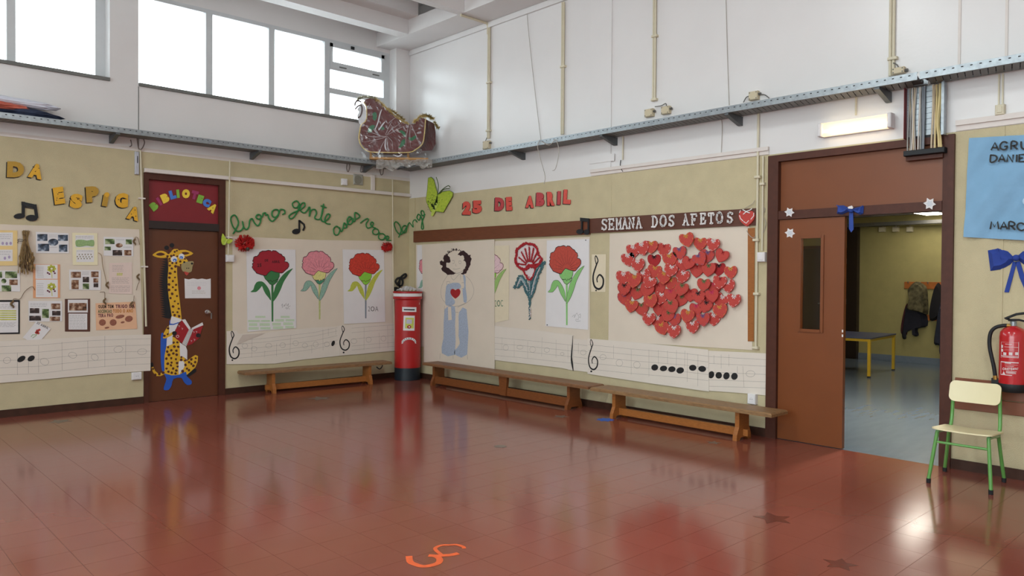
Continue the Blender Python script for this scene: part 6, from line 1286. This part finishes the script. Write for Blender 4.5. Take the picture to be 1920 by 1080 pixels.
for lf in ([(465, 385), (490, 360), (512, 365), (520, 400), (515, 435), (495, 460), (470, 435), (478, 410)], [(412, 570), (440, 520), (470, 505), (500, 510), (490, 545), (470, 560), (455, 590), (425, 592)], [(555, 545), (575, 520), (600, 530), (605, 555), (580, 562)], [(765, 572), (800, 565), (840, 590), (845, 625), (835, 640), (815, 625), (800, 600)], [(875, 640), (905, 650), (955, 620), (968, 640), (945, 665), (915, 685), (880, 672)], [(760, 765), (780, 730), (800, 680), (832, 660), (840, 700), (820, 740), (790, 760)]): MB().ppoly(SLP, X1(lf), .0005, .004).build('holly_leaf', HOL, t)
a, b = SLP.px(*X1([(420, 880)])[0], 0), SLP.px(*X1([(1130, 900)])[0], 0); zb_ = TZ1+.002
MB().pbox(SLP, a[0]+.02, b[0]-.04, zb_, zb_+.032, -.235, .01, .004).build('base_board', OAK, t)
yb = min(v for u, v in uv)
for x in (448, 870):
    u = SLP.px(*X1([(x, 840)])[0], 0)[0]
    for d0 in (-.03, -.2): MB().lathe(SLP.p(u, zb_+.0325, d0), [(.014, 0), (.014, max(.02, yb-zb_-.033))], 10).build('post', OAK, t)
# plastic film: front folds, their highlights and glare painted as pale strips, crumpled skirt
def film(a, b):
    x, y = 335+(1075-335)*a, 0
    top = {0: 250, .1: 215, .25: 225, .4: 330, .55: 430, .7: 500, .82: 480, .9: 420, 1: 440}; ks = sorted(top); i = max(k for k in range(len(ks)-1) if ks[k] <= a or k == 0); f = (a-ks[i])/(ks[i+1]-ks[i]); yt = top[ks[i]]+(top[ks[i+1]]-top[ks[i]])*f
    y = yt+(880-yt)*b; p = SLP.P(*X1([(x, y)])[0], .014); return p, _n
crumple(film, 26, 18, .018, 11).build('plastic_film', PLAS, t)
HILITE = mat('film_highlight', (214, 206, 208), .25, .1, 20, alpha=.34); GLARE = mat('film_glare', (226, 224, 228), .25, .05, 20, alpha=.72)
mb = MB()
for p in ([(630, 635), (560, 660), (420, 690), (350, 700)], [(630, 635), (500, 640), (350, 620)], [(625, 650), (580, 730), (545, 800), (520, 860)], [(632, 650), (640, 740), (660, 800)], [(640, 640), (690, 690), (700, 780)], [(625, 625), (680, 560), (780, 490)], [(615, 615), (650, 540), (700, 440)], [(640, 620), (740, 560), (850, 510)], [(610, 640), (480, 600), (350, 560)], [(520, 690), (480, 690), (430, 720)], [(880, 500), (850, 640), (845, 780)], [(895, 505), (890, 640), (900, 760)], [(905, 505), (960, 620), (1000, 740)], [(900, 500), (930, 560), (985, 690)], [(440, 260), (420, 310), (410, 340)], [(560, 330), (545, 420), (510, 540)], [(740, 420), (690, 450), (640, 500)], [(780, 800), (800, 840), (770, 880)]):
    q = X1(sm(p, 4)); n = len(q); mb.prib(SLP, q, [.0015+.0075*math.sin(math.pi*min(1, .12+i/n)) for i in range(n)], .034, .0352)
mb.build('fold_highlights', HILITE, t, kind='stuff')
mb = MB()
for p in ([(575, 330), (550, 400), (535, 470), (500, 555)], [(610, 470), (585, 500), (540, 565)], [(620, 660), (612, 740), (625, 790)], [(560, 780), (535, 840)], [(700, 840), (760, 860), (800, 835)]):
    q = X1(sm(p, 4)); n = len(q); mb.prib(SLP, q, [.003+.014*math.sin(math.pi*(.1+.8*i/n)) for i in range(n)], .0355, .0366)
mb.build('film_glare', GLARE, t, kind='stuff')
def film2(a, b): p = SLP.P(*X1([(1068+100*b, 440+60*b+(430-60*b)*a)])[0], .012-.13*b); return p, _n
crumple(film2, 14, 8, .02, 12).build('plastic_film', PLAS, t)
sk_ = crumple(lambda a, b: (SLP.P(*X1([(512+630*a, 905+(92+18*math.sin(7*a)+14*math.sin(23*a+1))*b)])[0], .05+.05*b*math.sin(2.5*a+.3)+.06*a*a), (_n.x, _n.y, .3)), 26, 7, .05, 13); MP = bpy.data.materials.new('crumpled_film'); MP.use_nodes = True; bs = MP.node_tree.nodes['Principled BSDF']; bs.inputs['Base Color'].default_value = (.55, .52, .48, 1); bs.inputs['Roughness'].default_value = .15; bs.inputs['Alpha'].default_value = .55; sk_.build('plastic_film', MP, t)
MB().ppoly(SLP, X1(sm([(345, 258), (385, 292), (398, 345), (402, 415), (386, 468), (350, 500), (322, 490), (312, 450), (298, 400), (318, 360), (300, 330), (328, 290)], 3, True)), .002, .012).build('white_bow', mat('white_film', (222, 222, 224), .3, .08, 20), t)
for p in ([(272, 290), (280, 250), (310, 232), (345, 250)], [(275, 330), (300, 300), (340, 280), (352, 310)], [(352, 300), (350, 360), (330, 410), (305, 425)]): MB().prib(SLP, X1(sm(p, 4)), .018, .013, .02).build('bow_tail', mat('brown_ribbon', (84, 58, 56), .5), t)
# bag on the tray
t = thing('plastic_bag', 'white plastic bag with orange and navy fabric on the left tray', 'bag')
def blob(name, c, rx, ry, rz, m, seed, n=18, k=10):
    mb = MB(); mb.ell((0, 0, 0), 1, 1, 1, n, k); rn = random.Random(seed); out = []
    for x, y, z in mb.v: f = 1+.10*math.sin(5*x+seed)+.08*math.sin(9*z+7*y+seed)+rn.uniform(-.03, .03); out.append((c.x+x*rx*f, c.y+y*ry*f, max(TZ1+.002, c.z+z*rz*f)))
    mb.v = out; return mb.build(name, m, t)
b = LW.P(60, 203, .15)
blob('navy_fabric', Vector((b.x-.05, b.y, TZ1+.035)), .33, .09, .05, mat('navy_cloth', (38, 48, 72), .7, .2, 20), 1)
blob('orange_fabric', Vector((b.x-.40, b.y-.03, TZ1+.08)), .36, .085, .05, mat('orange_red_cloth', (200, 104, 84), .7, .2, 20), 2)
blob('white_bag', Vector((b.x-.25, b.y+.02, TZ1+.135)), .46, .10, .055, mat('white_plastic_sheet', (216, 218, 230), .3, .06, 12), 3)
# ================================================================== corridor contents
t = thing('classroom_table', 'blue topped table with yellow metal legs in the corridor', 'table'); YT = mat('yellow_tube_paint', (206, 168, 40), .4, .05); TPT = mat('blue_grey_table_top', (74, 80, 110), .4, .06)
p1, p2 = Vector((5.09, -4.56, 0)), Vector((6.34, -4.445, 0)); du = (p2-p1).normalized(); dv = Vector((-du.y, du.x, 0)); Lt = (p2-p1).length; Wt = 1.15
def tb(u0, u1, v0, v1, z0, z1): mb = MB().box(u0, u1, v0, v1, z0, z1); M = Matrix(((du.x, dv.x, 0, p1.x), (du.y, dv.y, 0, p1.y), (0, 0, 1, 0), (0, 0, 0, 1))); return mb.xf(M)
tb(-.03, Lt+.03, -.03, Wt, .575, .592).build('table_top', TPT, t)
for u, v in ((0, 0), (Lt, 0), (0, Wt-.03), (Lt, Wt-.03)): lg = tb(u-.02, u+.02, v-.02, v+.02, .02, .574).build('leg', YT, t); tb(u-.021, u+.021, v-.021, v+.021, .0005, .0195).build('foot', BLACK, lg)
for a in ((.021, Lt-.021, -.015, .015), (.021, Lt-.021, Wt-.045, Wt-.015), (-.015, .015, .021, Wt-.051), (Lt-.015, Lt+.015, .021, Wt-.051)): tb(*a, .535, .574).build('rail', YT, t)
T_ = Z(1570, 380, 3.6)
RK = mat('orange_coat_rail', (178, 104, 48), .45, .1)
def rack(lb, p0, p1, hooks):
    t = thing('coat_rail', lb, 'coat rail', 'wooden coat rails in the corridor'); a, b = FAR.px(*T_([p0])[0]), FAR.px(*T_([p1])[0]); MB().pbox(FAR, a[0], b[0], b[1], a[1], .001, .022, .003).build('board', RK, t)
    for x, y in hooks: u, v = FAR.px(*T_([(x, y)])[0], .03); MB().tube([FAR.p(u, v, .022), FAR.p(u, v, .038), FAR.p(u, v+.025, .046)], .008, 6).build('hook', STEEL, t)
rack('upper orange coat rail on the corridor wall', (455, 534), (900, 587), [(478, 540), (560, 545), (612, 545), (716, 572)]); rack('lower orange coat rail half hidden by the coats', (565, 755), (900, 808), [(640, 798), (575, 790)])
def coat(lb, shapes, d, m):
    t = thing('coat', lb, 'coat', 'coats hanging in the corridor')
    for k, (nm, pts, mm, dd, th) in enumerate(shapes):
        q = [FAR.px(x, y, dd) for x, y in T_(sm(pts, 3, True))]; n = len(q); cu, cv = sum(p[0] for p in q)/n, sum(p[1] for p in q)/n
        vs = [FAR.p(u, v, dd) for u, v in q] + [FAR.p(cu+(u-cu)*.72, cv+(v-cv)*.85, dd+th) for u, v in q]; MB().add(vs, [tuple(range(n, 2*n))]+[(i, (i+1) % n, n+(i+1) % n, n+i) for i in range(n)]).build(nm, mm, t, smooth=True)
CAMO = mat('camouflage_cloth', (58, 52, 34), .8, .3, 14, rgb2=(122, 112, 80)); NAVY = mat('dark_navy_cloth', (28, 28, 42), .8, .2, 20); WINE = mat('dark_wine_cloth', (70, 22, 34), .8)
coat('camouflage jacket over a dark skirted coat on the upper coat rail', [('lining', [(470, 680), (435, 800), (430, 880), (470, 890), (480, 740)], WINE, .002, .05), ('lower_coat', [(470, 700), (590, 740), (610, 830), (545, 850), (550, 895), (520, 900), (512, 855), (465, 880), (465, 918), (440, 915), (438, 850), (455, 740)], NAVY, .03, .07), ('jacket', [(545, 534), (600, 565), (612, 640), (612, 750), (570, 745), (520, 735), (470, 720), (482, 650), (476, 590), (510, 545)], CAMO, .06, .10)], 0, CAMO)
coat('black jacket hanging right of the camouflage jacket', [('body', [(680, 540), (712, 580), (730, 640), (700, 760), (655, 795), (625, 790), (622, 720), (650, 600)], mat('black_cloth', (22, 20, 26), .8), .05, .09)], 0, NAVY)
coat('long dark blue coat hanging lowest at the door edge', [('body', [(745, 620), (790, 660), (800, 820), (770, 960), (708, 975), (705, 1020), (690, 1020), (690, 965), (652, 950), (668, 820), (690, 690)], mat('slate_blue_cloth', (40, 44, 62), .8, .15, 20), .15, .08), ('grey_collar', [(700, 690), (728, 650), (760, 640), (760, 720), (700, 722)], mat('grey_cloth', (120, 112, 108), .8), .235, .03)], 0, NAVY)
for k, x in enumerate((306, 398, 493)):
    a, b = FAR.px(*T_([(x-20, 198)])[0]), FAR.px(*T_([(x+22, 162)])[0]); t = thing('junction_box', ['pale junction box high on the corridor wall, left of three', 'pale junction box high on the corridor wall, middle of three', 'pale junction box high on the corridor wall, right of three'][k], 'junction box', 'corridor junction boxes')
    MB().pbox(FAR, a[0], b[0], a[1], b[1], .001, .06, .008).build('body', CREAM, t); MB().tube([FAR.p((a[0]+b[0])/2, b[1], .02), FAR.p((a[0]+b[0])/2, b[1]+.02, .02)], .01, 6).build('cable', CREAM, t)
t = thing('cable_tray', 'dark cable tray under the corridor ceiling on the far wall', 'cable tray'); v0 = FAR.px(*T_([(450, 138)])[0], .15)[1]
MB().pbox(FAR, 1.7, 9.3, v0-.03, v0-.027, .02, .22).build('base', STEELD, t); MB().pbox(FAR, 1.7, 9.3, v0-.03, v0+.03, .221, .225).build('front_flange', STEELD, t)
t = thing('ceiling_light', 'glowing ceiling light panel in the corridor', 'lamp'); CE = bpy.data.materials.new('corridor_light'); CE.use_nodes = True; bs = CE.node_tree.nodes['Principled BSDF']; bs.inputs['Emission Color'].default_value = (1, .95, .82, 1); bs.inputs['Emission Strength'].default_value = 8
c0 = FL.P(1745, 401, 2.56)
MB().box(c0.x-1.1, c0.x+.25, c0.y-.16, c0.y+.16, 2.572, 2.598).build('housing', PAPER, t); MB().box(c0.x-1.08, c0.x+.23, c0.y-.14, c0.y+.14, 2.555, 2.5715).build('diffuser', CE, t)
MB().box(1.2, 2.5, -6.5, -6.2, 2.572, 2.598).build('housing', PAPER, l2 := thing('ceiling_light', 'added unseen light panel of the corridor, brightening the threshold', 'lamp')); CE2 = CE.copy(); CE2.name = 'threshold_fill'; CE2.node_tree.nodes['Principled BSDF'].inputs['Emission Strength'].default_value = 66; MB().box(1.22, 2.48, -6.48, -6.22, 2.555, 2.5715).build('diffuser', CE2, l2)  # extra panel out of view, added to pool light on the threshold floor
# ================================================================== stickers and paint on the floor
def fl_star(px, py, r, n, m, lb, rot=0, k=.5, asp=1):
    c = FL.P(px, py, 0); q = [(c.x+(r if i % 2 == 0 else r*k)*math.cos(math.pi*i/n+rot), c.y+(r if i % 2 == 0 else r*k)*math.sin(math.pi*i/n+rot)) for i in range(2*n)]
    return MB().poly(FL, q, .0004, .0012).build('floor_star', m, None, label=lb, cat='sticker', group='worn stars stuck on the floor')
GSK = mat('worn_grey_sticker', (112, 98, 88), .3, .1); BRK = mat('worn_brown_sticker', (106, 54, 43), .16, .1)
fl_star(1135, 787, .10, 8, mat('blue_sticker', (52, 104, 200), .5, .05), 'bright blue star on the floor at the third bench', .2, .7)
fl_star(1052, 781, .09, 5, GSK, 'worn grey star on the floor near the end of the long bench', .3); fl_star(600, 747, .15, 5, GSK, 'worn grey-green star on the floor before the left bench', .1); fl_star(113, 790, .12, 5, GSK, 'worn grey star on the floor near the left edge of the room', .6)
fl_star(938, 837, .06, 6, GSK, 'small grey dot-like star on the floor in the middle', 0, .85); fl_star(1450, 972, .12, 5, BRK, 'dark brown worn star on the floor toward the chair', .8); fl_star(1338, 830, .07, 5, GSK, 'faint grey star on the floor before the third bench', .4); fl_star(1575, 1058, .09, 5, BRK, 'smaller dark worn star on the floor at the bottom edge', .3)
OR = mat('orange_floor_paint', (222, 92, 38), .45, .15, 20)
Fn = Z(720, 980, 9.6); mb = MB()
mb.prib(FL, Fn(sm([(450, 600), (470, 700), (560, 750), (700, 785), (860, 765), (980, 720), (1000, 650), (920, 600), (800, 590)], 4)), .035, .0004, .0014); mb.prib(FL, Fn(sm([(880, 600), (1040, 590), (1200, 580), (1340, 550)], 4)), .034, .0004, .0015); mb.prib(FL, Fn(sm([(1040, 580), (940, 500), (930, 450), (1040, 405), (1180, 400), (1300, 395), (1420, 430), (1440, 460)], 4)), .022, .0004, .0016)
mb.build('painted_figure', OR, None, label='worn orange painted figure on the red floor tiles', cat='floor marking')
finalize()
